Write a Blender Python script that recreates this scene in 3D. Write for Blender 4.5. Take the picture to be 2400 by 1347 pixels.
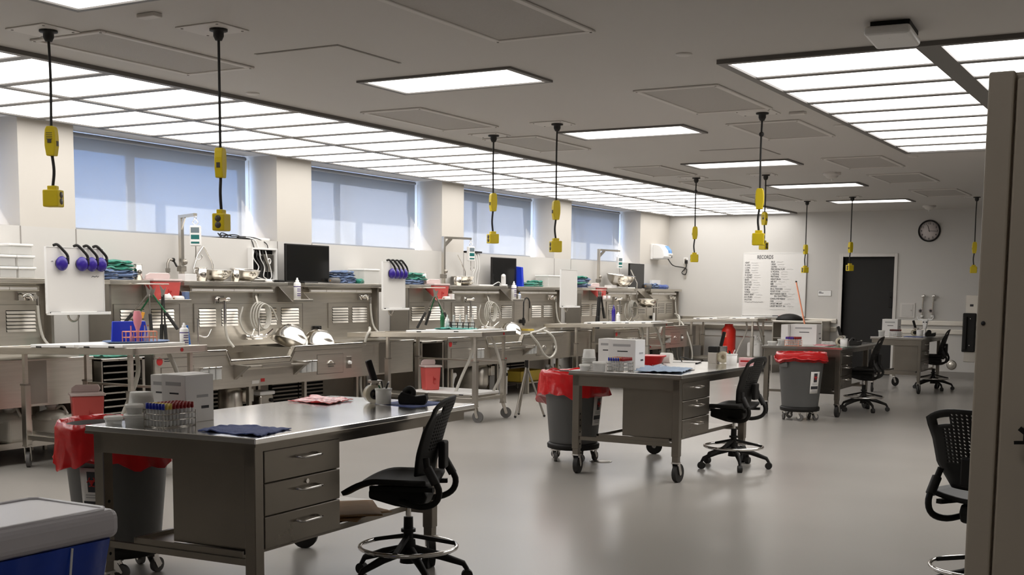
import bpy, bmesh, math, random
from math import sin, cos, pi, radians, sqrt, atan2
from mathutils import Vector, Matrix, noise as mnoise
for _o in list(bpy.data.objects): bpy.data.objects.remove(_o)
scene = bpy.context.scene
COL = scene.collection
random.seed(7)

# ---------------------------------------------------------------- camera
F_PX, SHIFT_PX, CAM_H = 2855.3, 314.9, 1.5
_yaw, _pitch, _roll = radians(29.5714), radians(-6.1128), radians(.569)
_f = Vector((-sin(_yaw)*cos(_pitch), cos(_yaw)*cos(_pitch), sin(_pitch)))
_r = Vector((cos(_yaw), sin(_yaw), 0)); _u = _r.cross(_f)
_R = _r*cos(_roll) + _u*sin(_roll); _U = -_r*sin(_roll) + _u*cos(_roll)
cam = bpy.data.cameras.new('camera'); camo = bpy.data.objects.new('camera', cam); COL.objects.link(camo)
cam.sensor_fit = 'HORIZONTAL'; cam.sensor_width = 36; cam.lens = 36*F_PX/2400
cam.shift_y = SHIFT_PX/2400; cam.clip_start = .05; cam.clip_end = 300
M = Matrix((( _R.x, _U.x, -_f.x, 0), (_R.y, _U.y, -_f.y, 0), (_R.z, _U.z, -_f.z, CAM_H), (0,0,0,1)))
camo.matrix_world = M
scene.camera = camo
def _ray(x, y): return _R*((x-1200)/F_PX) - _U*((y-673.5-SHIFT_PX)/F_PX) + _f
_C = Vector((0,0,CAM_H))
def onz(x, y, z=0.):                       # photo pixel -> point on a horizontal surface
    d = _ray(x, y); return _C + d*((z-CAM_H)/d.z)
def onx(x, y, X): d = _ray(x, y); return _C + d*(X/d.x)
def ony(x, y, Y): d = _ray(x, y); return _C + d*(Y/d.y)

# ---------------------------------------------------------------- world, sun, exposure
PANEL_L, TROFFER_L = 3.4, 3.4
w = bpy.data.worlds.new('sky'); scene.world = w; w.use_nodes = True
nt = w.node_tree; nt.nodes.clear()
_tc = nt.nodes.new('ShaderNodeTexCoord'); _sx = nt.nodes.new('ShaderNodeSeparateXYZ'); _rp = nt.nodes.new('ShaderNodeValToRGB')
_el = _rp.color_ramp.elements; _el[0].position = 0.; _el[0].color = (.40,.56,.86,1); _el[1].position = .5; _el[1].color = (.09,.22,.62,1)
_e2 = _el.new(.10); _e2.color = (.16,.36,.84,1)
_bg = nt.nodes.new('ShaderNodeBackground'); _bg.inputs[1].default_value = 7.0
_wo = nt.nodes.new('ShaderNodeOutputWorld')
nt.links.new(_tc.outputs['Generated'], _sx.inputs[0]); nt.links.new(_sx.outputs['Z'], _rp.inputs[0])
nt.links.new(_rp.outputs[0], _bg.inputs[0]); nt.links.new(_bg.outputs[0], _wo.inputs[0])
sun = bpy.data.lights.new('sun', 'SUN'); sun.energy = 44; sun.angle = radians(.6); sun.color = (1, .96, .9)
suno = bpy.data.objects.new('sun', sun); COL.objects.link(suno)
suno.rotation_euler = Vector((.42, .735, -.53)).to_track_quat('-Z', 'Y').to_euler(); suno.location = (0, 0, 12)
vs = scene.view_settings
vs.view_transform = 'Standard'; vs.look = 'None'; vs.exposure = 0.32; vs.gamma = 1.0
vs.use_curve_mapping = False

# ---------------------------------------------------------------- materials
MAT = {}
def mat(name, col, rough=.5, metal=0., var=.06, scale=6., bump=0., bscale=60., stretch=None, trans=0., ior=1.45,
        sheen=0., emit=0., alpha=1., sss=0., spec=.5, coat=0., rvar=0., detail=5):
    m = bpy.data.materials.new(name); m.use_nodes = True; n = m.node_tree.nodes; l = m.node_tree.links
    p = n['Principled BSDF']
    p.inputs['Roughness'].default_value = rough; p.inputs['Metallic'].default_value = metal
    p.inputs['Transmission Weight'].default_value = trans; p.inputs['IOR'].default_value = ior
    p.inputs['Specular IOR Level'].default_value = spec; p.inputs['Alpha'].default_value = alpha
    p.inputs['Sheen Weight'].default_value = sheen; p.inputs['Coat Weight'].default_value = coat
    if sss: p.inputs['Subsurface Weight'].default_value = sss; p.inputs['Subsurface Radius'].default_value = (.02,.02,.02)
    if emit: p.inputs['Emission Color'].default_value = (*col, 1); p.inputs['Emission Strength'].default_value = emit
    tc = n.new('ShaderNodeTexCoord'); mp = n.new('ShaderNodeMapping')
    l.new(tc.outputs['Object'], mp.inputs[0])
    if stretch: mp.inputs['Scale'].default_value = stretch
    nz = n.new('ShaderNodeTexNoise'); nz.inputs['Scale'].default_value = scale; nz.inputs['Detail'].default_value = detail
    l.new(mp.outputs[0], nz.inputs[0])
    rp = n.new('ShaderNodeValToRGB')
    rp.color_ramp.elements[0].position = .22; rp.color_ramp.elements[1].position = .78
    rp.color_ramp.elements[0].color = (*[c*(1-var) for c in col], 1)
    rp.color_ramp.elements[1].color = (*[min(1, c*(1+var)) for c in col], 1)
    l.new(nz.outputs[0], rp.inputs[0]); l.new(rp.outputs[0], p.inputs['Base Color'])
    if rvar:
        mr = n.new('ShaderNodeMapRange'); mr.inputs[3].default_value = max(.02, rough-rvar); mr.inputs[4].default_value = rough+rvar
        l.new(nz.outputs[0], mr.inputs[0]); l.new(mr.outputs[0], p.inputs['Roughness'])
    if bump:
        b = n.new('ShaderNodeBump'); b.inputs['Strength'].default_value = bump; b.inputs['Distance'].default_value = .01
        n2 = n.new('ShaderNodeTexNoise'); n2.inputs['Scale'].default_value = bscale; n2.inputs['Detail'].default_value = 3
        l.new(mp.outputs[0], n2.inputs[0]); l.new(n2.outputs[0], b.inputs['Height']); l.new(b.outputs[0], p.inputs['Normal'])
    MAT[name] = m; return m
mat('wall_paint', (.56,.54,.51), .55, var=.015, scale=1.5, bump=.03, bscale=120)
mat('wall_cream', (.56,.525,.475), .55, var=.015, scale=1.5, bump=.03, bscale=120)
mat('ceiling_paint', (.56,.535,.505), .6, var=.012, scale=1., bump=.02, bscale=150)
mat('ceiling_trim', (.64,.61,.575), .5, var=.02)
mat('grid_metal', (.15,.14,.13), .45, var=.03)
mat('vent_mesh', (.44,.415,.385), .6, var=.05, scale=90, bump=.3, bscale=160)
mat('floor_epoxy', (.34,.32,.295), .26, var=.03, scale=.8, rvar=.03, spec=.4, detail=1.5)
mat('cove', (.27,.25,.23), .5)
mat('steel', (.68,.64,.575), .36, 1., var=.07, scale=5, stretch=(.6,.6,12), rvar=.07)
mat('steel_flat', (.62,.585,.525), .32, 1., var=.08, scale=3, rvar=.08)
mat('steel_polish', (.62,.59,.54), .16, 1., var=.05, scale=4)
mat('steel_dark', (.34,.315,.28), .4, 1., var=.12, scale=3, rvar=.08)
mat('desktop_steel', (.86,.85,.83), .15, 1., var=.04, scale=2, rvar=.03)
mat('desk_steel', (.25,.225,.192), .30, 1., var=.1, scale=2.5, rvar=.07)
mat('cabinet_enamel', (.46,.40,.325), .45, 0., var=.06, scale=2.5)
mat('chrome', (.78,.76,.73), .09, 1., var=.02)
mat('white_plastic', (.78,.77,.75), .4, var=.02)
mat('white_board_poly', (.80,.79,.77), .35, var=.02)
mat('whiteboard', (.72,.70,.67), .22, var=.012, scale=2)
mat('paper', (.70,.68,.65), .7, var=.02)
mat('lid_grey', (.55,.53,.56), .3, var=.02)
mat('blue_liner', (.008,.045,.36), .3, var=.25, scale=5, bump=.5, bscale=9)
mat('grey_bin', (.105,.105,.102), .5, var=.06, scale=4)
mat('black_plastic', (.012,.011,.010), .55, var=.1, spec=.3)
mat('black_rubber', (.018,.017,.016), .6, var=.15)
mat('grey_rubber', (.12,.115,.11), .6, var=.1)
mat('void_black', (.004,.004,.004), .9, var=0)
mat('screen', (.008,.008,.008), .18, var=.1, scale=2)
mat('red_bag', (.56,.016,.018), .22, var=.2, scale=6, bump=.45, bscale=14, sss=0.)
mat('sharps_red', (.54,.088,.078), .3, var=.06, scale=5)
mat('sharps_clear', (.62,.50,.48), .25, var=.05)
mat('red_plastic', (.50,.012,.014), .35, var=.06)
mat('red_jug', (.58,.022,.012), .35, var=.06)
mat('yellow_plastic', (.76,.58,.015), .4, var=.05)
mat('yellow_dull', (.50,.36,.05), .55, var=.08)
mat('blue_towel', (.07,.11,.32), .95, var=.18, scale=40, bump=.6, bscale=140, sheen=.3)
mat('slate_towel', (.085,.14,.27), .95, var=.22, scale=30, bump=.6, bscale=140, sheen=.3)
mat('green_towel', (.012,.20,.135), .95, var=.22, scale=30, bump=.6, bscale=140, sheen=.3)
mat('blue_drape', (.30,.38,.50), .7, var=.12, scale=14, bump=.4, bscale=40)
mat('blue_vivid', (.008,.035,.50), .4, var=.08)
mat('blue_tool', (.010,.10,.36), .4, var=.1)
mat('green_dark', (.008,.10,.035), .4, var=.1)
mat('teal_tray', (.02,.30,.24), .5, var=.1)
mat('purple', (.028,.012,.21), .3, var=.08)
mat('pink_tube', (.72,.26,.30), .35, var=.06)
mat('salmon', (.80,.29,.16), .4, var=.05)
mat('orange', (.80,.24,.06), .45, var=.05)
mat('amber', (.66,.30,.04), .4, var=.06)
mat('tube_red', (.25,.008,.008), .4, var=.1)
mat('tube_blue', (.006,.02,.34), .4, var=.1)
mat('tube_yellow', (.62,.46,.10), .4, var=.1)
mat('milky_jug', (.55,.52,.46), .4, var=.05, scale=3)
mat('carton', (.74,.72,.70), .6, var=.02)
mat('carton_side', (.52,.50,.485), .6, var=.02)
mat('kraft', (.30,.17,.07), .8, var=.12, scale=8, bump=.3, bscale=20)
mat('ink', (.03,.03,.035), .6, var=0)
mat('ink_grey', (.38,.37,.37), .6, var=0)
mat('ink_purple', (.06,.03,.16), .6, var=0)
mat('label_red', (.45,.02,.02), .5, var=.05)
mat('pink_box', (.72,.40,.42), .6, var=.03)
mat('lcd', (.16,.20,.22), .25, var=.02)
mat('scale_teal', (.01,.13,.12), .4, var=.03)
mat('lens_blue', (.12,.30,.62), .15, var=.25, scale=9)
mat('outlet_dark', (.09,.075,.06), .4, var=.2)
mat('hose_grey', (.50,.48,.43), .4, var=.05)
mat('back_dark', (.05,.045,.04), .7, var=.05)
mat('doorway_dark', (.006,.005,.004), .6, var=.1)
mat('facade', (.34,.36,.40), .8, var=.05)
mat('parapet', (.78,.79,.82), .8, var=.03)
mat('frame_alu', (.34,.36,.40), .45, .3, var=.03)
mat('dial', (.66,.60,.58), .5, var=.01)
def _emis(name, col, s):
    m = bpy.data.materials.new(name); m.use_nodes = True; n = m.node_tree.nodes; n.clear()
    e = n.new('ShaderNodeEmission'); e.inputs[0].default_value = (*col, 1); e.inputs[1].default_value = s
    o = n.new('ShaderNodeOutputMaterial'); m.node_tree.links.new(e.outputs[0], o.inputs[0]); MAT[name] = m
_emis('panel_light', (1., .968, .93), PANEL_L); _emis('troffer_light', (1., .965, .92), TROFFER_L)
def _see(name, col, clear, rough, translucent=.0):
    m = bpy.data.materials.new(name); m.use_nodes = True; n = m.node_tree.nodes; n.clear(); l = m.node_tree.links
    t = n.new('ShaderNodeBsdfTransparent'); g = n.new('ShaderNodeBsdfPrincipled'); x = n.new('ShaderNodeMixShader')
    g.inputs['Base Color'].default_value = (*col, 1); g.inputs['Roughness'].default_value = rough
    t.inputs[0].default_value = (1, 1, 1, 1)
    o = n.new('ShaderNodeOutputMaterial'); x.inputs[0].default_value = 1-clear
    src = g
    if translucent:
        tr = n.new('ShaderNodeBsdfTranslucent'); tr.inputs[0].default_value = (*col, 1)
        y = n.new('ShaderNodeMixShader'); y.inputs[0].default_value = translucent
        l.new(g.outputs[0], y.inputs[1]); l.new(tr.outputs[0], y.inputs[2]); src = y
    l.new(t.outputs[0], x.inputs[1]); l.new(src.outputs[0], x.inputs[2]); l.new(x.outputs[0], o.inputs[0]); MAT[name] = m
_see('window_glass', (.7,.75,.8), .9, .05)
_see('tube_glass', (.75,.75,.74), .55, .12)
_see('flask_glass', (.75,.76,.76), .6, .1)
_see('milky', (.86,.85,.82), .10, .35, .45)
_see('clear_plastic', (.72,.72,.70), .3, .3, .3)
_see('shade_fabric', (.36,.37,.38), .20, .8, .24)
_see('drape_film', (.62,.66,.72), .35, .25)
_see('tape_clear', (.62,.56,.42), .25, .15)

# ---------------------------------------------------------------- mesh builder
class B:
    def __init__(s): s.v = []; s.f = []; s.sm = []; s.mi = []; s.cur = 0
    def _add(s, vs, fs, smooth=False):
        o = len(s.v); s.v += [tuple(v) for v in vs]
        for f in fs: s.f.append(tuple(i+o for i in f)); s.sm.append(smooth); s.mi.append(s.cur)
        return s
    def m(s, i): s.cur = i; return s
    def box(s, x0, x1, y0, y1, z0, z1):
        if x0 > x1: x0, x1 = x1, x0
        if y0 > y1: y0, y1 = y1, y0
        if z0 > z1: z0, z1 = z1, z0
        return s._add([(x0,y0,z0),(x1,y0,z0),(x1,y1,z0),(x0,y1,z0),(x0,y0,z1),(x1,y0,z1),(x1,y1,z1),(x0,y1,z1)],
                      [(3,2,1,0),(4,5,6,7),(0,1,5,4),(1,2,6,5),(2,3,7,6),(3,0,4,7)])
    def cb(s, c, d): return s.box(c[0]-d[0]/2, c[0]+d[0]/2, c[1]-d[1]/2, c[1]+d[1]/2, c[2]-d[2]/2, c[2]+d[2]/2)
    def bar(s, p, q, wd, h=None, up=(0,0,1)):
        p = Vector(p); q = Vector(q); h = h or wd; d = (q-p).normalized(); u = Vector(up)
        if abs(d.dot(u)) > .95: u = Vector((1,0,0))
        a = d.cross(u).normalized(); b = a.cross(d).normalized()
        vs = [c+a*i*wd/2+b*j*h/2 for c in (p, q) for i, j in ((-1,-1),(1,-1),(1,1),(-1,1))]
        return s._add(vs, [(0,1,2,3),(7,6,5,4),(4,5,1,0),(5,6,2,1),(6,7,3,2),(7,4,0,3)])
    def cyl(s, p, q, r0, r1=None, n=14, caps=True, smooth=True):
        r1 = r0 if r1 is None else r1; p = Vector(p); q = Vector(q); d = (q-p).normalized()
        a = d.orthogonal().normalized(); b = d.cross(a)
        vs = [c+(a*cos(2*pi*i/n)+b*sin(2*pi*i/n))*r for c, r in ((p,r0),(q,r1)) for i in range(n)]
        s._add(vs, [(i, (i+1)%n, n+(i+1)%n, n+i) for i in range(n)], smooth)
        if caps:
            s._add(vs[:n], [tuple(range(n))[::-1]]); s._add(vs[n:], [tuple(range(n))])
        return s
    def tube(s, pts, r, n=8, closed=False):
        pts = [Vector(p) for p in pts]; N = len(pts); rs = r if isinstance(r, (list, tuple)) else [r]*N
        t0 = (pts[1]-pts[0]).normalized(); a = t0.orthogonal().normalized(); vs = []
        for i in range(N):
            if closed: t = (pts[(i+1)%N]-pts[i-1]).normalized()
            else: t = (pts[min(i+1,N-1)]-pts[max(i-1,0)]).normalized()
            a = (a-t*a.dot(t)).normalized(); b = t.cross(a)
            vs += [pts[i]+(a*cos(2*pi*k/n)+b*sin(2*pi*k/n))*rs[i] for k in range(n)]
        fs = []
        for i in range(N if closed else N-1):
            j = (i+1)%N
            fs += [(i*n+k, i*n+(k+1)%n, j*n+(k+1)%n, j*n+k) for k in range(n)]
        s._add(vs, fs, True)
        if not closed: s._add(vs[:n], [tuple(range(n))[::-1]]); s._add(vs[-n:], [tuple(range(n))])
        return s
    def lathe(s, prof, n=24, c=(0,0,0), fn=None, smooth=True):
        vs = []
        for k, (r, z) in enumerate(prof):
            for i in range(n):
                a = 2*pi*i/n; rr, zz = (r, z) if fn is None else fn(r, z, a, k)
                vs.append((c[0]+rr*cos(a), c[1]+rr*sin(a), c[2]+zz))
        fs = [(k*n+i, k*n+(i+1)%n, (k+1)*n+(i+1)%n, (k+1)*n+i) for k in range(len(prof)-1) for i in range(n)]
        s._add(vs, fs, smooth)
        if prof[0][0] > .0005: s._add(vs[:n], [tuple(range(n))[::-1]])
        if prof[-1][0] > .0005: s._add(vs[-n:], [tuple(range(n))])
        return s
    def prism(s, poly, ax, a, b):              # poly in the two other axes, extruded along ax from a to b
        def P(u, v, w): return {'x': (w,u,v), 'y': (u,w,v), 'z': (u,v,w)}[ax]
        n = len(poly); vs = [P(u,v,a) for u,v in poly]+[P(u,v,b) for u,v in poly]
        return s._add(vs, [tuple(range(n))[::-1], tuple(range(n,2*n))]+[(i,(i+1)%n,n+(i+1)%n,n+i) for i in range(n)])
    def ball(s, c, r, n=12, m=8, sc=(1,1,1)):
        prof = [(max(.0001, r*sin(pi*k/m)), -r*cos(pi*k/m)) for k in range(m+1)]
        vs = []
        for (q, z) in prof:
            for i in range(n): vs.append((c[0]+q*cos(2*pi*i/n)*sc[0], c[1]+q*sin(2*pi*i/n)*sc[1], c[2]+z*sc[2]))
        return s._add(vs, [(k*n+i, k*n+(i+1)%n, (k+1)*n+(i+1)%n, (k+1)*n+i) for k in range(m) for i in range(n)], True)
    def surf(s, fn, nu, nv, smooth=True, keep=None):
        vs = [fn(i/nu, j/nv) for j in range(nv+1) for i in range(nu+1)]; W = nu+1
        fs = [(j*W+i, j*W+i+1, (j+1)*W+i+1, (j+1)*W+i) for j in range(nv) for i in range(nu) if keep is None or keep(i, j)]
        return s._add(vs, fs, smooth)
    def mesh(s, name, mats, bevel=0., seg=2, solid=0., weld=False):
        me = bpy.data.meshes.new(name); me.from_pydata(s.v, [], s.f)
        me.polygons.foreach_set('use_smooth', s.sm); me.polygons.foreach_set('material_index', s.mi)
        if bevel or solid or weld:
            bm = bmesh.new(); bm.from_mesh(me)
            if solid or weld: bmesh.ops.remove_doubles(bm, verts=bm.verts, dist=1e-5)
            if solid:
                bmesh.ops.recalc_face_normals(bm, faces=bm.faces); bmesh.ops.solidify(bm, geom=bm.faces[:], thickness=solid)
            if bevel:
                es = [e for e in bm.edges if len(e.link_faces) == 2 and e.calc_face_angle(0) > .6]
                bmesh.ops.bevel(bm, geom=es, offset=bevel, segments=seg, profile=.5, affect='EDGES', clamp_overlap=True)
            bmesh.ops.recalc_face_normals(bm, faces=bm.faces)
            bm.to_mesh(me); bm.free()
        for k in (mats if isinstance(mats, (list, tuple)) else [mats]): me.materials.append(MAT[k])
        return me
def O(name, b, mats, parent=None, **k):
    o = bpy.data.objects.new(name, b.mesh(name, mats, **k) if isinstance(b, B) else b); COL.objects.link(o)
    if parent: o.parent = parent
    return o
def tag(o, label, cat, group=None):
    o['label'] = label; o['category'] = cat
    if group: o['group'] = group
    return o
def thing(name, label, cat, loc=(0,0,0), rz=0., group=None):
    o = bpy.data.objects.new(name, None); COL.objects.link(o); o.location = loc; o.rotation_euler = (0,0,rz)
    o.empty_display_size = .1
    return tag(o, label, cat, group)
def S(name, b, mats, parent=None, **k):
    o = O(name, b, mats, parent, **k)
    if not parent: o['kind'] = 'structure'
    return o
def kids(o): return [c for c in COL.objects if c.parent == o] if False else list(o.children)
def copy_tree(o, parent=None):
    c = o.copy(); COL.objects.link(c); c.parent = parent
    for ch in o.children: copy_tree(ch, c)
    return c
def dup(o, label=None, loc=None, rz=None, group=None):
    c = copy_tree(o)
    if label: c['label'] = label
    if loc is not None: c.location = loc
    if rz is not None: c.rotation_euler = (0,0,rz)
    if group: c['group'] = group
    return c
def arc(c, r, a0, a1, n=10, pl='xz'):
    out = []
    for i in range(n+1):
        a = a0+(a1-a0)*i/n; u, v = r*cos(a), r*sin(a)
        out.append({'xz': (c[0]+u, c[1], c[2]+v), 'yz': (c[0], c[1]+u, c[2]+v), 'xy': (c[0]+u, c[1]+v, c[2])}[pl])
    return out
def bez(p, n=16):                              # Catmull-Rom through points
    P = [Vector(q) for q in p]; P = [P[0]*2-P[1]]+P+[P[-1]*2-P[-2]]; out = []
    for i in range(1, len(P)-2):
        a, b, c, d = P[i-1:i+3]
        k = max(2, n//(len(P)-3))
        for j in range(k):
            t = j/k; out.append(.5*((2*b)+(c-a)*t+(2*a-5*b+4*c-d)*t*t+(3*b-a-3*c+d)*t**3))
    out.append(P[-2]); return out
def text_mesh(s, size, depth=0.):
    cu = bpy.data.curves.new('lettering', 'FONT'); cu.body = s; cu.size = size; cu.resolution_u = 2; cu.extrude = depth; cu.offset = size*.018
    t = bpy.data.objects.new('lettering', cu); COL.objects.link(t)
    me = bpy.data.meshes.new_from_object(t.evaluated_get(bpy.context.evaluated_depsgraph_get()))
    bpy.data.objects.remove(t); bpy.data.curves.remove(cu); me.materials.clear(); return me
def letters(s, size, mt, parent, loc, rot, name='lettering', width=None):
    me = text_mesh(s, size); me.materials.append(MAT[mt]); me.name = name
    if width:
        xs = [v.co.x for v in me.vertices]; k = width/max(.001, max(xs)-min(xs))
        for v in me.vertices: v.co.x *= k
    o = O(name, me, None, parent); o.location = loc; o.rotation_euler = rot; return o
# ================================================================ STRUCTURE
WX, FY, ZC = -9.6, 23.31, 3.06          # left wall face, far wall face, ceiling
XR, YB = 1.6, -1.4
S('floor', B().box(-10.4, XR+.2, YB-.2, 27.2, -.1, 0), 'floor_epoxy')
S('ceiling', B().box(-10.19, XR+.2, YB-.2, FY+.2, ZC, ZC+.15), 'ceiling_paint')
wl = S('wall_left', B().box(-10.19, WX, YB-.2, FY, 0, 2.06), 'wall_paint')
WIN = [(4.75, 7.66), (8.30, 11.26), (11.90, 14.83), (15.42, 18.30), (18.92, 21.86)]
edges = [YB-.2]+[e for wn in WIN for e in wn]+[FY]
for i in range(0, len(edges), 2):
    O('pilaster', B().box(-10.19, WX-.0005, edges[i], edges[i+1], 2.06, ZC), 'wall_cream', wl)
for e in edges[1:-1]: O('joint', B().box(WX, WX+.003, e-.006, e+.006, .2, 2.06), 'cove', wl)
wf = S('wall_far', B().box(-10.35, -6.05, FY, FY+.2, 0, ZC).box(-5.10, XR, FY, FY+.2, 0, ZC).box(-6.05, -5.10, FY, FY+.2, 2.21, ZC), 'wall_paint')
S('wall_right', B().box(XR, XR+.2, YB-.2, FY+.2, 0, ZC), 'wall_paint')
S('wall_back', B().box(-9.6, XR, YB-.2, YB, 0, ZC), 'back_dark')  # unseen wall, coloured dark as unlit space for the desk fronts to reflect
S('baseboard_far', B().box(-9.6, -6.12, FY-.012, FY, 0, .12).box(-5.03, XR, FY-.012, FY, 0, .12), 'cove')
# doorway: frame, near-black slab standing in for the unlit room beyond
dr = S('door_1', B().box(-6.11, -6.05, FY-.02, FY+.2, 0, 2.27).box(-5.10, -5.04, FY-.02, FY+.2, 0, 2.27).box(-6.05, -5.10, FY-.02, FY+.2, 2.21, 2.27), 'ceiling_trim', bevel=.004)
O('doorway_dark_slab', B().box(-6.052, -5.098, FY+.10, FY+.15, 0, 2.213), 'doorway_dark', dr, bevel=.003)
O('latch', B().box(-5.20, -5.13, FY+.07, FY+.10, 1.27, 1.55).cyl((-5.17,FY+.07,1.46), (-5.17,FY+.03,1.46), .012), 'black_plastic', dr, bevel=.003)
# windows
mu = onx(305, 400, -10.175).y-8.30
for i, (a, b) in enumerate(WIN):
    fr = B().box(-10.19, -10.165, a, b, 2.06, 2.09).box(-10.19, -10.165, a, b, 2.90, ZC).box(-10.19, -10.165, a, a+.03, 2.06, ZC).box(-10.19, -10.165, b-.03, b, 2.06, ZC)
    wn = S('window_%d' % (i+1), fr, 'frame_alu', bevel=.003)
    O('mullion', B().box(-10.19, -10.165, a+mu-.055, a+mu+.055, 2.09, 2.9), 'frame_alu', wn)
    for p, q in ((a+.03, a+mu-.055), (a+mu+.055, b-.03)): O('pane', B().box(-10.181, -10.175, p, q, 2.09, 2.90), 'window_glass', wn)
wlab = {0: 'in the window nearest the white lidded boxes', 1: 'in the window behind the widest monitor station', 2: 'in the third window from the room corner', 3: 'in the second window from the room corner', 4: 'in the window nearest the room corner'}
wlab[1] = 'in the fourth window from the room corner'; wlab[0] = 'in the fifth window from the room corner'
for i, (a, b) in enumerate(WIN):
    t = thing('roller_shade', 'grey mesh roller shade '+wlab[i], 'shade', (-10.02, a, 2.07), group='roller shades in the windows')
    O('fabric', B().box(-.002, .002, .012, b-a-.075, .03, .98), 'shade_fabric', t)
    O('bottom_bar', B().box(-.008, .008, .01, b-a-.073, .0, .03), 'frame_alu', t, bevel=.003)
    O('roller', B().cyl((0, .01, .955), (0, b-a-.07, .955), .022), 'frame_alu', t)
    O('bead_chain', B().tube([(.03, b-a-.05, .94), (.03, b-a-.05, .25), (.035, b-a-.045, .22), (.04, b-a-.05, .25), (.04, b-a-.05, .94)], .003, 5), 'white_plastic', t)
# outside
S('trim_5', B().box(-10.575, -10.19, YB-.2, FY+.2, 3.10, 3.22), 'facade')
bd = thing('neighbouring_building', 'grey building standing outside beyond the far windows', 'building', (-17.5, 33, 0))
O('facade', B().box(-4.4, 3.5, -7, 20, 0, 12), 'facade', bd)

# ================================================================ LUMINOUS CEILING
def ordinal(n): return str(n)+('th' if 10 <= n % 100 <= 20 else {1: 'st', 2: 'nd', 3: 'rd'}.get(n % 10, 'th'))
def panel_field(xs, y0, pitch, n, zb, mt, group, label, trimname):
    fr = B(); x0, x1 = xs[0][0]-.05, xs[-1][1]+.05; y1 = y0+pitch*n
    fr.box(x0-.03, x1+.03, y0-.05, y0, zb-.012, ZC).box(x0-.03, x1+.03, y1, y1+.05, zb-.012, ZC).box(x0-.03, x0+.03, y0, y1, zb-.012, ZC).box(x1-.03, x1+.03, y0, y1, zb-.012, ZC)
    for i in range(len(xs)-1): fr.box(xs[i][1]+.01, xs[i+1][0]-.01, y0, y1, zb-.012, ZC)
    tr = S(trimname, fr, 'grid_metal')
    bar = B().box(0, x1-x0-.06, -.042, .042, zb-.009, ZC).mesh('grid_bar', 'grid_metal')
    for k in range(1, n):
        o = O('grid_bar', bar, None, tr); o.location = (x0+.03, y0+k*pitch, 0)
    for (a, b) in xs:
        me = B().box(a-.015, b+.015, .04, pitch-.04, zb, zb+.008).mesh('diffuser', mt)
        for k in range(n):
            o = O('luminous_panel', me, None); o.location = (0, y0+k*pitch, 0)
            side = 'window-side' if a == xs[0][0] else 'inner'
            tag(o, 'white glowing panel, %s row of the %s, %s from far end' % (side, label, ordinal(n-k)), 'light', group)
panel_field([(-8.22-1.2, -8.27), (-8.17, -7.03)], 5.7-.7*5, .7, 30, ZC-.018, 'panel_light',
            'luminous panels of the window-side ceiling band', 'long ceiling band', 'trim_1')
panel_field([(-2.89, -1.69), (-1.52, -.32)], 8.02-.645*0, .645, 9, ZC-.018, 'panel_light',
            'luminous panels of the short ceiling band', 'short ceiling band', 'trim_2')
for k in range(6):
    y = 4.34+3.245*k
    t = thing('recessed_troffer', 'white recessed troffer, '+['sixth','fifth','fourth','third','second','nearest'][k]+(' light from' if k < 5 else ' light to')+' the far wall in its row', 'light', (-5.62, y, ZC), group='recessed troffers along the room')
    O('frame', B().box(-.04, 1.29, -.03, .005, -.016, 0).box(-.04, 1.29, .575, .61, -.016, 0).box(-.04, .005, .005, .575, -.016, 0).box(1.245, 1.29, .005, .575, -.016, 0), 'grid_metal', t)
    O('diffuser', B().box(.005, 1.245, .005, .575, -.006, -.001), 'troffer_light', t)
def vent(x0, x1, y0, y1, lab):
    t = thing('air_vent', lab, 'vent', (x0, y0, ZC), group='perforated ceiling vents'); W, L = x1-x0, y1-y0; e = .045
    O('frame', B().box(0, W, 0, e, -.014, 0).box(0, W, L-e, L, -.014, 0).box(0, e, e, L-e, -.014, 0).box(W-e, W, e, L-e, -.014, 0), 'ceiling_trim', t, bevel=.004, seg=1)
    O('grille', B().box(e, W-e, e, L-e, -.006, -.001), 'vent_mesh', t)
    for sx in (e/2, W-e/2):
        for sy in (e/2, L-e/2): O('screw', B().cyl((sx,sy,-.017), (sx,sy,-.013), .008, n=8), 'cove', t)
VY = [(5.38,6.77),(8.86,10.2),(10.95,12.2),(14.15,15.4),(16.3,17.6),(18.9,20.2)]
on = ['sixth','fifth','fourth','third','second','first']
for i, (a, b) in enumerate(VY):
    vent(-6.6, -5.96, a, b, 'perforated ceiling vent, %s from the far wall in the window-side row' % on[i])
    vent(-3.98, -3.29, a, b, 'perforated ceiling vent, %s from the far wall in the inner row' % on[i])
for x0, y0, lab in ((-5.64, 6.4, 'flush ceiling hatch between the fifth and sixth troffers'), (-4.97, 12.87, 'flush ceiling hatch between the third and fourth troffers')):
    t = thing('access_hatch', lab, 'hatch', (x0, y0, ZC))
    O('hatch_panel', B().box(.01, .69, .01, .7, -.008, 0), 'ceiling_paint', t, bevel=.002, seg=1)
    O('hatch_gap', B().box(0, .70, 0, .71, -.003, 0), 'cove', t)
for x0, y0, lab in ((-5.62, 1.095, 'unseen fill troffer added to the long row, seventh light from the far wall'), (-2.0, -.75, 'unseen fill troffer added nearest the dark back wall'), (-1.5, .55, 'unseen fill troffer added over the aisle beside the tall cabinet')):  # unseen fill troffers, added to brighten the tall cabinet front
    t = dup([o for o in COL.objects if o.name == 'recessed_troffer'][0], lab, (x0, y0, ZC))
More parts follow.
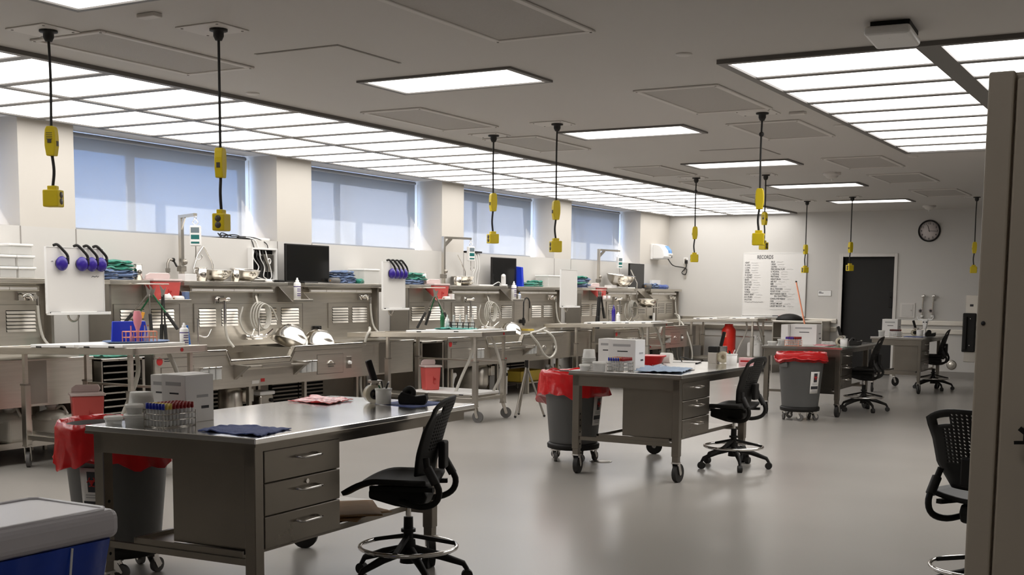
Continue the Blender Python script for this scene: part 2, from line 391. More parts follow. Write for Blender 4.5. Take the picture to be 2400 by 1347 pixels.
# small ceiling fixtures
for i, (x, y, lab) in enumerate([(-3.089,7.68,'flat round sprinkler cover beside the short luminous band'), (-6.763,7.651,'flat round sprinkler cover beside the long luminous band'), (-3.066,11.494,'flat round sprinkler cover near the middle inner vents'), (-2.995,14.387,'flat round sprinkler cover past the end of short luminous band'), (-9.2+.0,11.43,None)]):
    if lab: tag(O('sprinkler_cover', B().lathe([(.0001,-.012),(.045,-.012),(.055,-.006),(.055,0)], 20, (x,y,ZC)), 'ceiling_trim'), lab, 'sprinkler', 'sprinkler covers')
for x, y, lab in ((-5.371,5.211,'small rectangular ceiling sensor beside the sixth troffer'), (-3.17,10.518,'small rectangular ceiling sensor between the inner vents')):
    tag(O('occupancy_sensor', B().cb((x,y,ZC-.012),(.14,.07,.024)), 'ceiling_trim', bevel=.006), lab, 'sensor')
for x, y, lab in ((-4.32,15.914,'domed smoke detector near the third troffer'), (-4.33,22.3,'domed smoke detector above the clock wall')):
    t = thing('smoke_detector', lab, 'smoke detector', (x, y, ZC))
    O('base', B().lathe([(.11,0),(.115,-.02),(.10,-.035)], 24), 'ceiling_trim', t); O('dome', B().lathe([(.09,-.03),(.07,-.06),(.03,-.075),(.0001,-.078)], 24), 'ceiling_trim', t)
    O('sensor_tip', B().cyl((0,0,-.075),(0,0,-.1),.012), 'white_plastic', t)
t = thing('wireless_access_point', 'white rounded wireless access point on the ceiling', 'access point', (-1.70, 7.46, ZC), radians(4))
O('housing', B().prism([(-.13,-.22),(.13,-.22),(.13,.22),(-.13,.22)], 'z', -.085, -.03), 'white_plastic', t, bevel=.022, seg=3)
O('bracket', B().box(-.10,.12,-.18,.18,-.03,0), 'black_plastic', t, bevel=.004); O('status_light', B().cyl((.0,-.1,-.0865),(.0,-.1,-.084),.004,n=8), 'white_board_poly', t)

# ================================================================ PENDANT OUTLETS
def pendant(loc, zs, rz, lab, ball=False, plate=True):
    x, y = loc; rz = atan2(-y, -x)+radians(rz); z1, z2, z3, z4 = zs
    t = thing('pendant_outlet', lab, 'pendant outlet', (x, y, ZC), rz, 'yellow pendant outlets hanging from the ceiling')
    if plate:
        pl = O('cover_plate', B().box(-.22,.12,-.14,.14,-.008,0), 'ceiling_trim', t, bevel=.003, seg=1)
        for a in (-.19, .09):
            for b in (-.11, .11): O('screw', B().cyl((a,b,-.011),(a,b,-.007),.008,n=8), 'cove', pl)
        pl.rotation_euler.z = -rz
    O('strain_relief', B().lathe([(.0001,-.075),(.02,-.075),(.032,-.05),(.032,-.022),(.055,-.02),(.055,-.008),(.0001,-.008)], 14), 'black_rubber', t)
    d = ZC
    O('cord', B().tube(bez([(0,0,-.06),(.004,.002,-.3),(0,0,z1-d+.0)], 10), .0085, 8), 'black_rubber', t)
    if ball: O('cord_clamp', B().ball((.002,0,-.19), .022), 'black_rubber', t)
    g = O('breaker_module', B().prism([(-.032,z1-d-.02),(-.022,z1-d),(.022,z1-d),(.032,z1-d-.02),(.036,z1-d-.06),(.036,z2-d+.06),(.026,z2-d),(-.026,z2-d),(-.036,z2-d+.06),(-.036,z1-d-.06)], 'y', -.026, .026), 'yellow_plastic', t, bevel=.006)
    O('test_button', B().box(-.012,.012,-.031,-.025,(z1+z2)/2-d-.012,(z1+z2)/2-d+.012), 'outlet_dark', g)
    O('test_button', B().box(.035,.040,-.01,.012,(z1+z2)/2-d-.03,(z1+z2)/2-d+.0), 'outlet_dark', g)
    for q in range(4): O('print_line', B().box(-.022,.018,-.0268,-.0255,z1-d-.045-.012*q,z1-d-.041-.012*q), 'outlet_dark', g)
    O('lower_cord', B().tube(bez([(0,0,z2-d+.01),(.010,.0,(z2+z3)/2-d),(0,0,z3-d)], 8), .0095, 8), 'black_rubber', t)
    O('cord_grip', B().box(-.03,.03,-.02,.02,z3-d-.035,z3-d+.0), 'yellow_plastic', t, bevel=.005)
    bx = O('outlet_box', B().box(-.052,.052,-.040,.040,z4-d,z3-d-.025), 'yellow_plastic', t, bevel=.008)
    for sx in (-1, 1):
        for zz in (.33, .70):
            zc_ = z4-d+(z3-.025-z4)*zz
            me = B().lathe([(.0001,.003),(.018,.003),(.020,0)], 14)
            rc = O('receptacle', me, 'outlet_dark', bx); rc.rotation_euler = (0, sx*pi/2, 0); rc.location = (sx*.052, 0, zc_)
for k, (p, zs, rz, lab, bl) in enumerate([
    ((-6.242,5.23), (2.48,2.30,2.12,1.99), 62, 'yellow pendant outlet hanging over the fourth cart aisle, plain print face', 0),
    ((-5.281,5.678), (2.35,2.17,1.98,1.85), -24, 'yellow pendant outlet hanging above the fourth desk from the dark doorway', 0),
    ((-6.323,10.713), (2.48,2.30,2.10,1.98), -60, 'yellow pendant outlet hanging over the cart at third wall station', 0),
    ((-5.361,10.244), (2.35,2.17,2.0,1.87), -68, 'yellow pendant outlet hanging on the window side of the third desk', 0),
    ((-3.442,10.388), (2.41,2.23,2.05,1.92), -97, 'yellow pendant outlet with clamp ball above the third desk from doorway', 1),
    ((-6.121,15.772), (2.40,2.23,2.05,1.92), -85, 'yellow pendant outlet with clamp ball near the wall dispenser', 1),
    ((-5.143,15.742), (2.57,2.40,2.20,2.08), 50, 'yellow pendant outlet hanging highest, above the second desk from doorway', 0),
    ((-5.943,20.424), (2.33,2.17,1.98,1.86), -50, 'yellow pendant outlet hanging before the RECORDS board', 0),
    ((-5.035,19.807), (2.34,2.17,2.0,1.88), -45, 'yellow pendant outlet hanging before the dark doorway', 0),
    ((-3.267,20.532), (2.35,2.17,1.99,1.86), -88, 'yellow pendant outlet hanging on the clock side of nearest desk to doorway', 0)]):
    pendant(p, zs, rz, lab, bl)

# ================================================================ FAR WALL
def wq(x, y): return ony(x, y, FY)            # point of the far wall seen at a pixel
# wall guard
for nm, z0, z1 in (('trim_3', .80, .885), ('trim_4', .955, 1.04)):
    S(nm, B().box(-9.58, -6.13, FY-.04, FY, z0, z1).box(-5.02, XR-.02, FY-.04, FY, z0, z1), 'steel_flat', bevel=.006)
# RECORDS board
rb = thing('records_whiteboard', 'large whiteboard of handwritten RECORDS list on the far wall', 'whiteboard', (-8.0, FY-.02, 1.045))
O('board', B().box(0, 1.25, 0, .018, .03, 1.235), 'whiteboard', rb, bevel=.003)
O('frame_edge', B().box(1.25, 1.262, -.004, .018, .0, 1.24), 'cove', rb); O('frame_edge', B().box(-.008, 0, -.003, .018, .02, 1.24), 'white_plastic', rb); O('frame_edge', B().box(0,1.25,-.003,.018,1.235,1.245), 'white_plastic', rb)
O('pen_tray', B().box(0, 1.25, -.06, .0, .0, .02), 'white_plastic', rb, bevel=.003)
letters('RECORDS', .10, 'ink', rb, (.27, -.002, 1.135), (pi/2,0,0), 'handwriting', .32)
LW = ['HEART','R LUNG','L LUNG','LIVER','SPLEEN','R. KIDNEY','L. KIDNEY','BRAIN','PROSTATE','PITUITARY','SCROTUM','THYMUS','THYROID','INFANT HEART','ACC SPLEEN','GALLSTONE','']
RW = ['BILE','URINE','GASTRIC','PERICARDIAL FLUID','R. PLEURAL','L. PLEURAL','PERITONEAL','INFANT BRAIN','ABD FAT','BMI','APPENDIX','SKULL THICKNESS','KIDNEY STONE','MOST FOREIGN OBJECTS','      IN GASTRIC','CONSECUTIVE PRIMARY','CASH','LARGEST IMPLANT','LARGEST MAGGOT  2cm']
for cx, L, z0, dz in ((.03, LW, 1.045, .0478), (.555, RW, 1.06, .0475)):
    for i, s_ in enumerate(L):
        if not s_: continue
        z = z0-i*dz; hw = .0165*len(s_.strip())
        letters(s_, .047, 'ink', rb, (cx, -.002, z), (pi/2, random.uniform(-.02,.02), 0), 'handwriting', .0155*len(s_)+.01)
        if i < 15 or cx > .5:
            x0 = cx+.0155*len(s_)+.05
            if x0 < (.38 if cx < .5 else 1.1):
                n = 9; O('scribble', B().tube([(x0+.016*q, -.003, z+.008+.012*random.random()) for q in range(n)], .0022, 4), 'ink_grey', rb)
O('scribble', B().tube([(.04+.02*q, -.003, .29+.012*random.random()) for q in range(20)], .003, 4), 'ink', rb)
O('scribble', B().tube([(.56+.02*q, -.003, .15+.010*random.random()) for q in range(16)], .002, 4), 'ink_grey', rb)
for x_, c_ in ((.62,'ink'),(.75,'label_red')): O('marker', B().cyl((x_,-.03,.03),(x_+.12,-.03,.03),.009), c_, rb)
# clock
ck = thing('clock', 'round wall clock with black rim and white face', 'clock', wq(2178.5, 541)); R_ = .198
o = O('rim', B().lathe([(R_-.025,0),(R_-.025,.035),(R_-.01,.045),(R_,.03),(R_,0)], 40), 'black_plastic', ck); o.rotation_euler.x = pi/2
o = O('face', B().lathe([(.0001,.012),(R_-.02,.012),(R_-.02,0)], 40), 'dial', ck); o.rotation_euler.x = pi/2
for h in range(1, 13):
    a = pi/2-h*pi/6; s_ = str(h); letters(s_, .052, 'ink', ck, (cos(a)*.138-.014*len(s_), -.0135, sin(a)*.138-.018), (pi/2,0,0), 'numeral')
for ang, L_, w_ in ((radians(90-342), .11, .010), (radians(90-94), .125, .007)):
    O('hand', B().bar((-.02*cos(ang),-.016,-.02*sin(ang)), (L_*cos(ang),-.016,L_*sin(ang)), .003, w_, up=(-sin(ang),0,cos(ang))), 'ink', ck)
# nameplate, hatch, hydrant, devices
p = wq(1933, 687); t = thing('room_sign', 'small white room sign beside the dark doorway', 'sign', p)
O('plate', B().box(-.125,.125,-.012,0,-.05,.05), 'white_plastic', t, bevel=.003); O('border', B().box(-.13,.13,-.006,0,-.055,.055), 'cove', t)
for z_, w_ in ((.018,.05),(-.002,.09)): O('print_line', B().box(-.11,-.11+w_,-.0135,-.011,z_,z_+.012), 'ink', t)
p = wq(2127, 727); t = thing('access_hatch', 'square grey access hatch beside the gas valves', 'hatch', p)
O('frame', B().box(-.135,.135,-.015,0,-.135,.135), 'ceiling_trim', t, bevel=.003); O('door', B().box(-.10,.10,-.022,-.01,-.11,.11), 'wall_paint', t, bevel=.003); O('lock', B().cyl((.07,-.03,0),(.07,-.02,0),.012), 'chrome', t)
for xx, lab in ((2163, 'chrome valve column on the hatch side, by the skull ornament'), (2187, 'chrome valve column on the corner side, by the skull ornament')):
    p = wq(xx-3, 728); t = thing('gas_valve', lab, 'valve', p, group='chrome wall valves')
    O('riser', B().cyl((.02,-.05,0),(.03,-.05,.26),.016).cyl((.02,-.05,-.16),(.02,-.05,0),.010), 'steel_polish', t)
    O('cap', B().ball((.05,-.07,.27),.028).ball((.02,-.05,.265),.026), 'chrome', t); O('wheel', B().cyl((0,-.05,0),(0,-.10,0),.042), 'chrome', t, bevel=.006); O('wheel_hub', B().cyl((0,-.10,0),(0,-.112,0),.022), 'black_rubber', t)
    O('elbow', B().ball((.02,-.04,-.1),.03,sc=(1,1,.8)), 'white_plastic', t); O('wall_flange', B().cyl((.02,0,-.1),(.02,-.04,-.1),.03).cyl((.03,0,.2),(.03,-.05,.2),.012), 'chrome', t)
p = wq(2230, 855); t = thing('capped_inlet', 'round silver capped inlet low on the far wall', 'inlet', p)
o = O('flange', B().lathe([(.0001,.012),(.06,.012),(.085,.008),(.09,0)], 28), 'steel_dark', t); o.rotation_euler.x = pi/2
o = O('cap', B().lathe([(.0001,.022),(.035,.02),(.05,.012)], 20), 'steel_flat', t); o.rotation_euler.x = pi/2
p = wq(2271, 770); t = thing('telephone', 'black wall telephone on a steel backplate', 'telephone', p)
O('backplate', B().box(-.07,.13,-.012,0,-.60,.60), 'steel_flat', t, bevel=.003); O('body', B().box(-.10,.12,-.09,-.012,-.42,.28), 'black_plastic', t, bevel=.015); O('handset', B().box(-.08,-.02,-.13,-.09,-.38,.22), 'black_plastic', t, bevel=.012)
O('slot', B().box(.0,.06,-.016,-.012,.40,.44), 'ink', t); O('cradle_light', B().ball((.03,-.09,.18),.012).ball((.03,-.09,-.3),.012), 'chrome', t)
# dispenser and its wall outlet
_y = onx(1534, 590, WX).y; p = Vector((WX, _y, onx(1534, 590, WX).z)); t = thing('hand_dispenser', 'white wall mounted sanitiser dispenser with blue window', 'dispenser', p, pi/2)
O('housing', B().prism([(-.04,-.14),(-.26,-.14),(-.30,-.10),(-.28,.02),(-.20,.12),(-.10,.15),(-.04,.14)], 'x', -.20, .20), 'white_plastic', t, bevel=.02, seg=3); O('back_plate', B().box(-.22,.21,-.045,0,-.15,.15), 'white_plastic', t, bevel=.006)
O('window', B().prism([(-.296,-.04),(-.290,.03),(-.212,.12),(-.205,.112),(-.28,.02),(-.286,-.04)], 'x', .03, .185), 'lens_blue', t); O('drip_ledge', B().box(.02,.19,-.315,-.29,-.06,-.03), 'white_board_poly', t, bevel=.006); O('switch', B().box(.16,.18,-.305,-.295,-.115,-.08), 'ink', t)
q = wq(1607, 620); t = thing('power_outlet', 'wall power outlet with cable loop under the dispenser', 'outlet', (q.x, FY, q.z))
O('raceway', B().box(-.02,.02,-.025,0,-.28,.12), 'steel_flat', t); O('plate', B().box(-.045,.045,-.012,0,.02,.14), 'white_plastic', t, bevel=.003); O('plug', B().box(.0,.05,-.06,-.012,.02,.09), 'black_plastic', t, bevel=.006)
O('cable', B().tube(bez([(p.x+.25-q.x,p.y+.1-FY,p.z-.14-q.z),(-.22,-.12,-.02),(-.03,-.04,-.06),(.05,-.06,-.1),(.02,-.06,-.2),(-.06,-.05,-.16),(.03,-.05,-.05),(.02,-.05,.04)], 30), .010, 6), 'black_rubber', t)
# orange stick
a = ony(1866, 660, 22.87); b_ = ony(1888, 770, 22.665); b_ = b_+(b_-a)*((b_.z-.012)/(a.z-b_.z))
tag(O('measuring_stick', B().cyl(b_, a, .016, .013).m(1).ball(a, .019), ['salmon','black_rubber']), 'thin orange stick with a black tip leaning before RECORDS board', 'stick')
# ================================================================ WALL STATIONS (local: x out from wall, y along wall)
ST = {1: 'fourth wall station from the room corner', 2: 'third wall station from the room corner', 3: 'second wall station from the room corner', 4: 'wall station in the room corner'}
SY0 = {1: 3.18, 2: 8.30, 3: 13.42, 4: 18.60}
def make_station():
    t = thing('autopsy_sink_station', 'long stainless sink station, '+ST[2]+', under the widest monitor', 'sink station', (WX, SY0[2], 0), group='stainless sink stations along the window wall')
    O('back_panel', B().box(.17, .20, .15, 4.56, .86, 1.54), 'steel', t)
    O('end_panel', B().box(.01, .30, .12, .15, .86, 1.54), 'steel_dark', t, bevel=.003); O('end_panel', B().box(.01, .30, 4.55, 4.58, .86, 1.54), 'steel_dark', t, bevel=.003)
    for a, b in ((.10, .62), (1.09, 2.74), (3.05, 4.62)):
        sh = O('shelf', B().box(.01, .34, a, b, 1.56, 1.575).box(.325, .34, a, b, 1.530, 1.56).box(.01, .325, a, a+.012, 1.53, 1.56).box(.01, .325, b-.012, b, 1.53, 1.56), 'steel_flat', t, bevel=.002, seg=1)
        if b-a > 1:
            L = O('under_shelf_light', B().box(.19, .30, a+.13, b-.19, 1.462, 1.505).box(.20, .27, a+.14, b-.2, 1.505, 1.559), 'steel_flat', sh, bevel=.004, seg=1)
            for q in range(4): O('light_cover', B().box(.2985, .303, a+.15+(b-a-.36)*q/4, a+.14+(b-a-.36)*(q+1)/4, 1.472, 1.495), 'ceiling_trim', sh)
    for a, b in ((.64, 1.09), (2.72, 3.07)):
        O('tray_shelf', B().box(.20, .44, a, b, 1.352, 1.362).box(.432, .44, a, b, 1.352, 1.385), 'steel_flat', t, bevel=.002, seg=1)
        for y in (a, b-.006): O('tray_bracket', B().prism([(.20,1.352),(.43,1.352),(.20,1.54)], 'y', y, y+.006), 'steel_dark', t)
    slat = B().prism([(.206,0),(.216,-.003),(.2065,.022),(.2035,.022)], 'y', 0, 1).mesh('slat', 'steel_flat')
    for a, b, sets in ((.26, 1.15, ((.34,.66),(.75,1.07))), (1.36, 3.16, ((1.43,1.69),(1.78,2.04),(2.38,2.69),(2.77,3.09))), (3.65, 4.50, ((3.73,4.05),(4.13,4.45)))):
        pb = B(); xs = [a]+[e for s_ in sets for e in s_]+[b]
        pb.box(.20, .206, a, b, 1.03, 1.09).box(.20, .206, a, b, 1.285, 1.335)
        for i in range(0, len(xs), 2): pb.box(.20, .206, xs[i], xs[i+1], 1.09, 1.285)
        pn = O('louver_panel', pb, 'steel', t)
        O('panel_edge', B().box(.20,.209,a-.004,a+.002,1.03,1.335).box(.20,.209,b-.002,b+.004,1.03,1.335).box(.20,.209,a,b,1.333,1.337), 'steel_dark', pn)
        for (p, q) in sets:
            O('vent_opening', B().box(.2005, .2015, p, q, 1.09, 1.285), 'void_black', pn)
            for k in range(6):
                o = O('slat', slat, None, pn); o.location = (0, p+.004, 1.093+.0325*k); o.scale = (1, q-p-.008, 1)
    # basin body
    prof = [(0,.49),(3.27,.49),(3.27,.89),(2.05,.885),(1.97,.78),(1.04,.775),(.98,.885),(0,.89)]
    O('front_apron', B().prism([(y,z) for y,z in prof], 'x', .975, 1.0), 'steel', t)
    rim = [(0,.89),(.98,.885),(1.04,.775),(1.97,.78),(2.05,.885),(3.27,.89)]; rb_ = B()
    for (y0,z0),(y1,z1) in zip(rim, rim[1:]): rb_.bar((.985,y0,z0-.008),(.985,y1,z1-.008), .06, .022)
    O('front_rim', rb_, 'steel_polish', t, bevel=.004, seg=1)
    lp = B()
    for (y0,z0),(y1,z1) in zip(rim, rim[1:]): lp.bar((1.004,y0,z0-.055),(1.004,y1,z1-.055), .010, .008)
    O('rim_fold', lp, 'steel_dark', t)
    O('deck', B().box(.20,.975,.02,.98,.845,.86), 'steel_flat', t)
    O('basin', B().box(.22,.975,1.0,2.02,.60,.615).box(.22,.235,1.0,2.02,.615,.86).box(.22,.975,.985,1.0,.60,.87).box(.22,.975,2.02,2.035,.60,.87), 'steel_flat', t)
    O('basin', B().box(.22,.975,2.05,3.25,.785,.80).box(.22,.235,2.05,3.25,.80,.86).box(.22,.975,3.25,3.265,.78,.87), 'steel_flat', t)
    O('back_ledge', B().box(.20,.29,.02,4.5,.862,.875).box(.282,.29,1.0,3.25,.80,.862), 'steel_polish', t)
    O('sink_insert', B().box(.40,.93,1.5,2.0,.70,.712).box(.40,.42,1.5,2.0,.712,.735).box(.91,.93,1.5,2.0,.712,.735), 'steel_polish', t, bevel=.003, seg=1)
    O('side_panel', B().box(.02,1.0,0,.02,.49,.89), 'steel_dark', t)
    O('docking_wing', B().box(.875,.90,3.30,4.5,.48,.885).box(.20,.90,4.48,4.5,.48,.885).prism([(.975,3.265),(1.0,3.265),(.90,3.36),(.875,3.36)], 'z', .48, .89), 'steel', t)
    O('wing_deck', B().box(.20,.905,3.30,4.5,.855,.885), 'steel_flat', t, bevel=.004, seg=1)
    O('wing_reflection', B().box(.90,.906,3.75,3.98,.50,.87), 'steel_dark', t)  # dark strip laid on the wing as a painted reflection
    # front fittings
    fs = O('fold_shelf', B().bar((1.12,1.13,.712),(1.12,2.05,.70),.16,.012).box(1.19,1.205,1.30,1.75,.70,.73), 'steel_flat', t)
    for y in (1.09, 2.03): O('shelf_bracket', B().prism([(1.0,.575),(1.0,.73),(1.19,.72)], 'y', y, y+.05), 'steel_dark', fs)
    O('towel_rail', B().box(1.0,1.02,1.2,2.0,.60,.67), 'steel_flat', fs)
    for y0 in (.61, 2.12):
        for k in range(3):
            oc = O('outlet_cover', B().box(1.0,1.045,y0+.094*k,y0+.094*k+.075,.592,.705), 'clear_plastic', t, bevel=.006, seg=1)
            O('cover_cap', B().box(1.0,1.05,y0+.094*k-.002,y0+.094*k+.077,.703,.722), 'chrome', oc, bevel=.004, seg=1)
            O('outlet_body', B().box(1.0,1.02,y0+.094*k+.012,y0+.094*k+.06,.605,.69), 'grey_rubber', oc)
    ad = O('access_door', B().box(1.0,1.006,2.44,2.90,.562,.77), 'steel', t); O('door_gap', B().box(1.0,1.003,2.432,2.908,.554,.778), 'steel_dark', ad)
    O('pull', B().box(1.006,1.02,2.60,2.74,.655,.668).box(1.006,1.016,2.62,2.72,.63,.645).tube(arc((1.012,2.67,.655),.045,pi*.15,pi*.85,8,'yz'),.006,6), 'chrome', ad)
    kp = O('control_plate', B().box(1.0,1.006,2.97,3.06,.60,.735), 'steel_dark', t, bevel=.002, seg=1); O('knob', B().cyl((1.006,3.015,.665),(1.035,3.015,.665),.024,.018), 'white_plastic', kp)
    a2 = O('access_door', B().box(1.0,1.005,.10,.52,.60,.74), 'steel', t); O('door_gap', B().box(1.0,1.0025,.092,.528,.592,.748), 'steel_dark', a2)
    st_ = O('sticker', B().cyl((1.0,.08,.805),(1.003,.08,.805),.038,n=18), 'label_red', t); O('print_line', B().box(1.0,1.002,.14,.24,.82,.828).box(1.0,1.002,.14,.22,.80,.808), 'ink', st_)
    O('sticker', B().box(1.0,1.003,1.50,1.56,.53,.565), 'label_red', t); O('sticker', B().box(1.0,1.003,1.36,1.47,.515,.55), 'paper', t)
    # legs and underside
    for y in (.06, 1.35, 2.25, 3.2): O('leg', B().box(.93,.97,y,y+.04,0,.49), 'steel_flat', t)
    for y in (.3, 2.3, 4.3): O('leg', B().box(.22,.26,y,y+.04,0,.86), 'steel_flat', t)
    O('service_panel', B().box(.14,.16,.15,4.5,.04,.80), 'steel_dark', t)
    bl = B().box(.165,.19,0,.46,0,.018).mesh('grille_bar', 'steel_dark')
    for y0 in (1.30, 1.80, 2.62, 3.1):
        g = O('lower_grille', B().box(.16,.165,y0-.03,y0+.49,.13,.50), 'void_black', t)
        for k in range(7): o = O('grille_bar', bl, None, g); o.location = (0, y0, .16+.045*k)
    O('disposer', B().lathe([(.0001,.12),(.10,.12),(.13,.18),(.13,.42),(.10,.47),(.0001,.47)], 18, (.62,1.45,0)), 'steel_flat', t); O('disposer_box', B().box(.66,.78,1.52,1.64,.30,.44), 'steel_polish', t, bevel=.006, seg=1)
    O('drain_pipe', B().tube(bez([(.62,1.45,.14),(.6,1.6,.10),(.5,1.9,.12),(.3,2.1,.2)],12),.03,8), 'steel_dark', t)
    # plumbing on the back panel
    fc = O('faucet', B().box(.20,.23,2.14,2.42,.93,.99).cyl((.23,2.2,.96),(.29,2.2,.96),.016).cyl((.23,2.38,.96),(.29,2.38,.96),.016).cyl((.29,2.17,.96),(.29,2.41,.96),.014).cyl((.29,2.29,.96),(.29,2.29,1.18),.011)
      .tube([(.29,2.29,1.18)]+arc((.29,2.32,1.18),.03,pi,0,8,'yz')+[(.29,2.35,1.12)],.011,8), 'chrome', t)
    for y in (2.17,2.41): O('handle', B().bar((.29,y,.98),(.35,y+(.05 if y>2.3 else -.03),1.05),.012).ball((.29,y,.975),.02), 'chrome', fc)
    gn = O('gooseneck_tap', B().cyl((.25,1.37,.9),(.25,1.37,1.18),.010).tube([(.25,1.37,1.18)]+arc((.25,1.45,1.18),.08,pi,.0,12,'yz')+[(.25,1.53,1.12)],.010,8), 'chrome', t)
    O('lever', B().tube(bez([(.25,1.37,1.0),(.27,1.48,.98),(.27,1.55,1.06)],8),.008,6), 'chrome', gn)
    v1 = O('valve', B().box(.20,.23,1.66,1.80,1.34,1.42).cyl((.23,1.73,1.38),(.30,1.76,1.38),.022).ball((.30,1.78,1.385),.025,sc=(1,1.5,1)).cyl((.28,1.75,1.36),(.28,1.75,1.12),.020), 'chrome', t, bevel=.003, seg=1)
    O('hose', B().tube(bez([(.28,1.75,1.15),(.28,1.76,1.05),(.29,1.785,.95),(.34,1.82,.86)],12),.0145,8), 'hose_grey', v1)
    hk = O('hose_hook', B().box(.20,.23,2.26,2.34,1.40,1.46).bar((.23,2.3,1.43),(.26,2.3,1.33),.03,.02).box(.205,.225,2.36,2.42,1.415,1.445), 'steel_flat', t)
    for k in range(4):
        O('hose_coil', B().tube([(.255+.012*k, 2.33+(.14-.012*k)*cos(a)+.02*k, 1.19+(.165-.008*k)*sin(a)) for a in [2*pi*i/28 for i in range(28)]], .009, 6, closed=True), 'hose_grey', hk)
    O('hose_tail', B().tube(bez([(.27,2.05,1.30),(.27,2.0,1.15),(.27,2.08,1.02),(.28,2.2,.97)],12),.010,6), 'hose_grey', hk); O('hose_tail', B().tube(bez([(.27,2.35,1.35),(.28,2.52,1.28),(.28,2.62,1.14)],10),.010,6), 'hose_grey', hk)
    v2 = O('valve', B().box(.20,.23,4.25,4.45,1.37,1.45).cyl((.23,4.38,1.41),(.30,4.38,1.41),.022).tube(arc((.28,4.31,1.37),.06,0,pi*.8,8,'yz'),.014,8).cyl((.29,4.41,1.41),(.29,4.41,1.33),.014), 'chrome', t, bevel=.003, seg=1)
    O('hose', B().tube(bez([(.29,4.41,1.33),(.30,4.415,1.18),(.33,4.43,1.03),(.42,4.46,.93)],12),.0125,8), 'hose_grey', v2)
    O('hanging_rail', B().tube([(.34,.36,1.538),(.53,.36,1.538),(.53,.68,1.538),(.34,.66,1.538)],.006,6), 'steel_flat', t)
    O('soap_bracket', B().box(.20,.24,3.36,3.48,1.00,1.06).ball((.25,3.42,1.03),.02), 'black_plastic', t, bevel=.004, seg=1)
    return t
station2 = make_station()
for k, lab in ((1, 'long stainless sink station, '+ST[1]+', topped with white boxes'), (3, 'long stainless sink station, '+ST[3]), (4, 'long stainless sink station, '+ST[4])):
    dup(station2, lab, (WX, SY0[k], 0))
def sp(k, x, y, z): return Vector((WX+x, SY0[k]+y, z))     # station-local -> world

# ================================================================ CARTS docked at the stations
def make_caster(parent, x, y, r=.065, z0=.18, mt='steel_flat', wheel='grey_rubber', yaw=0., name='caster', ww=.03):
    c, s_ = cos(yaw), sin(yaw); off = .035
    cx, cy = x+off*c, y+off*s_
    fork = B().box(x-.03,x+.03,y-.03,y+.03,z0-.012,z0)
    for q in (-1,1):
        ax, ay = -s_*q*(ww/2+.008), c*q*(ww/2+.008)
        fork.bar((x+ax,y+ay,z0-.01),(cx+ax,cy+ay,r-.006),.006,.035, up=(c,s_,0))
    o = O(name, fork, mt, parent)
    O('wheel', B().cyl((cx+s_*ww/2,cy-c*ww/2,r),(cx-s_*ww/2,cy+c*ww/2,r),r,n=20).m(1).cyl((cx+s_*(ww/2+.009),cy-c*(ww/2+.009),r),(cx-s_*(ww/2+.009),cy+c*(ww/2+.009),r),r*.25,n=10), [wheel, mt], o, bevel=.006, seg=2)
    return o
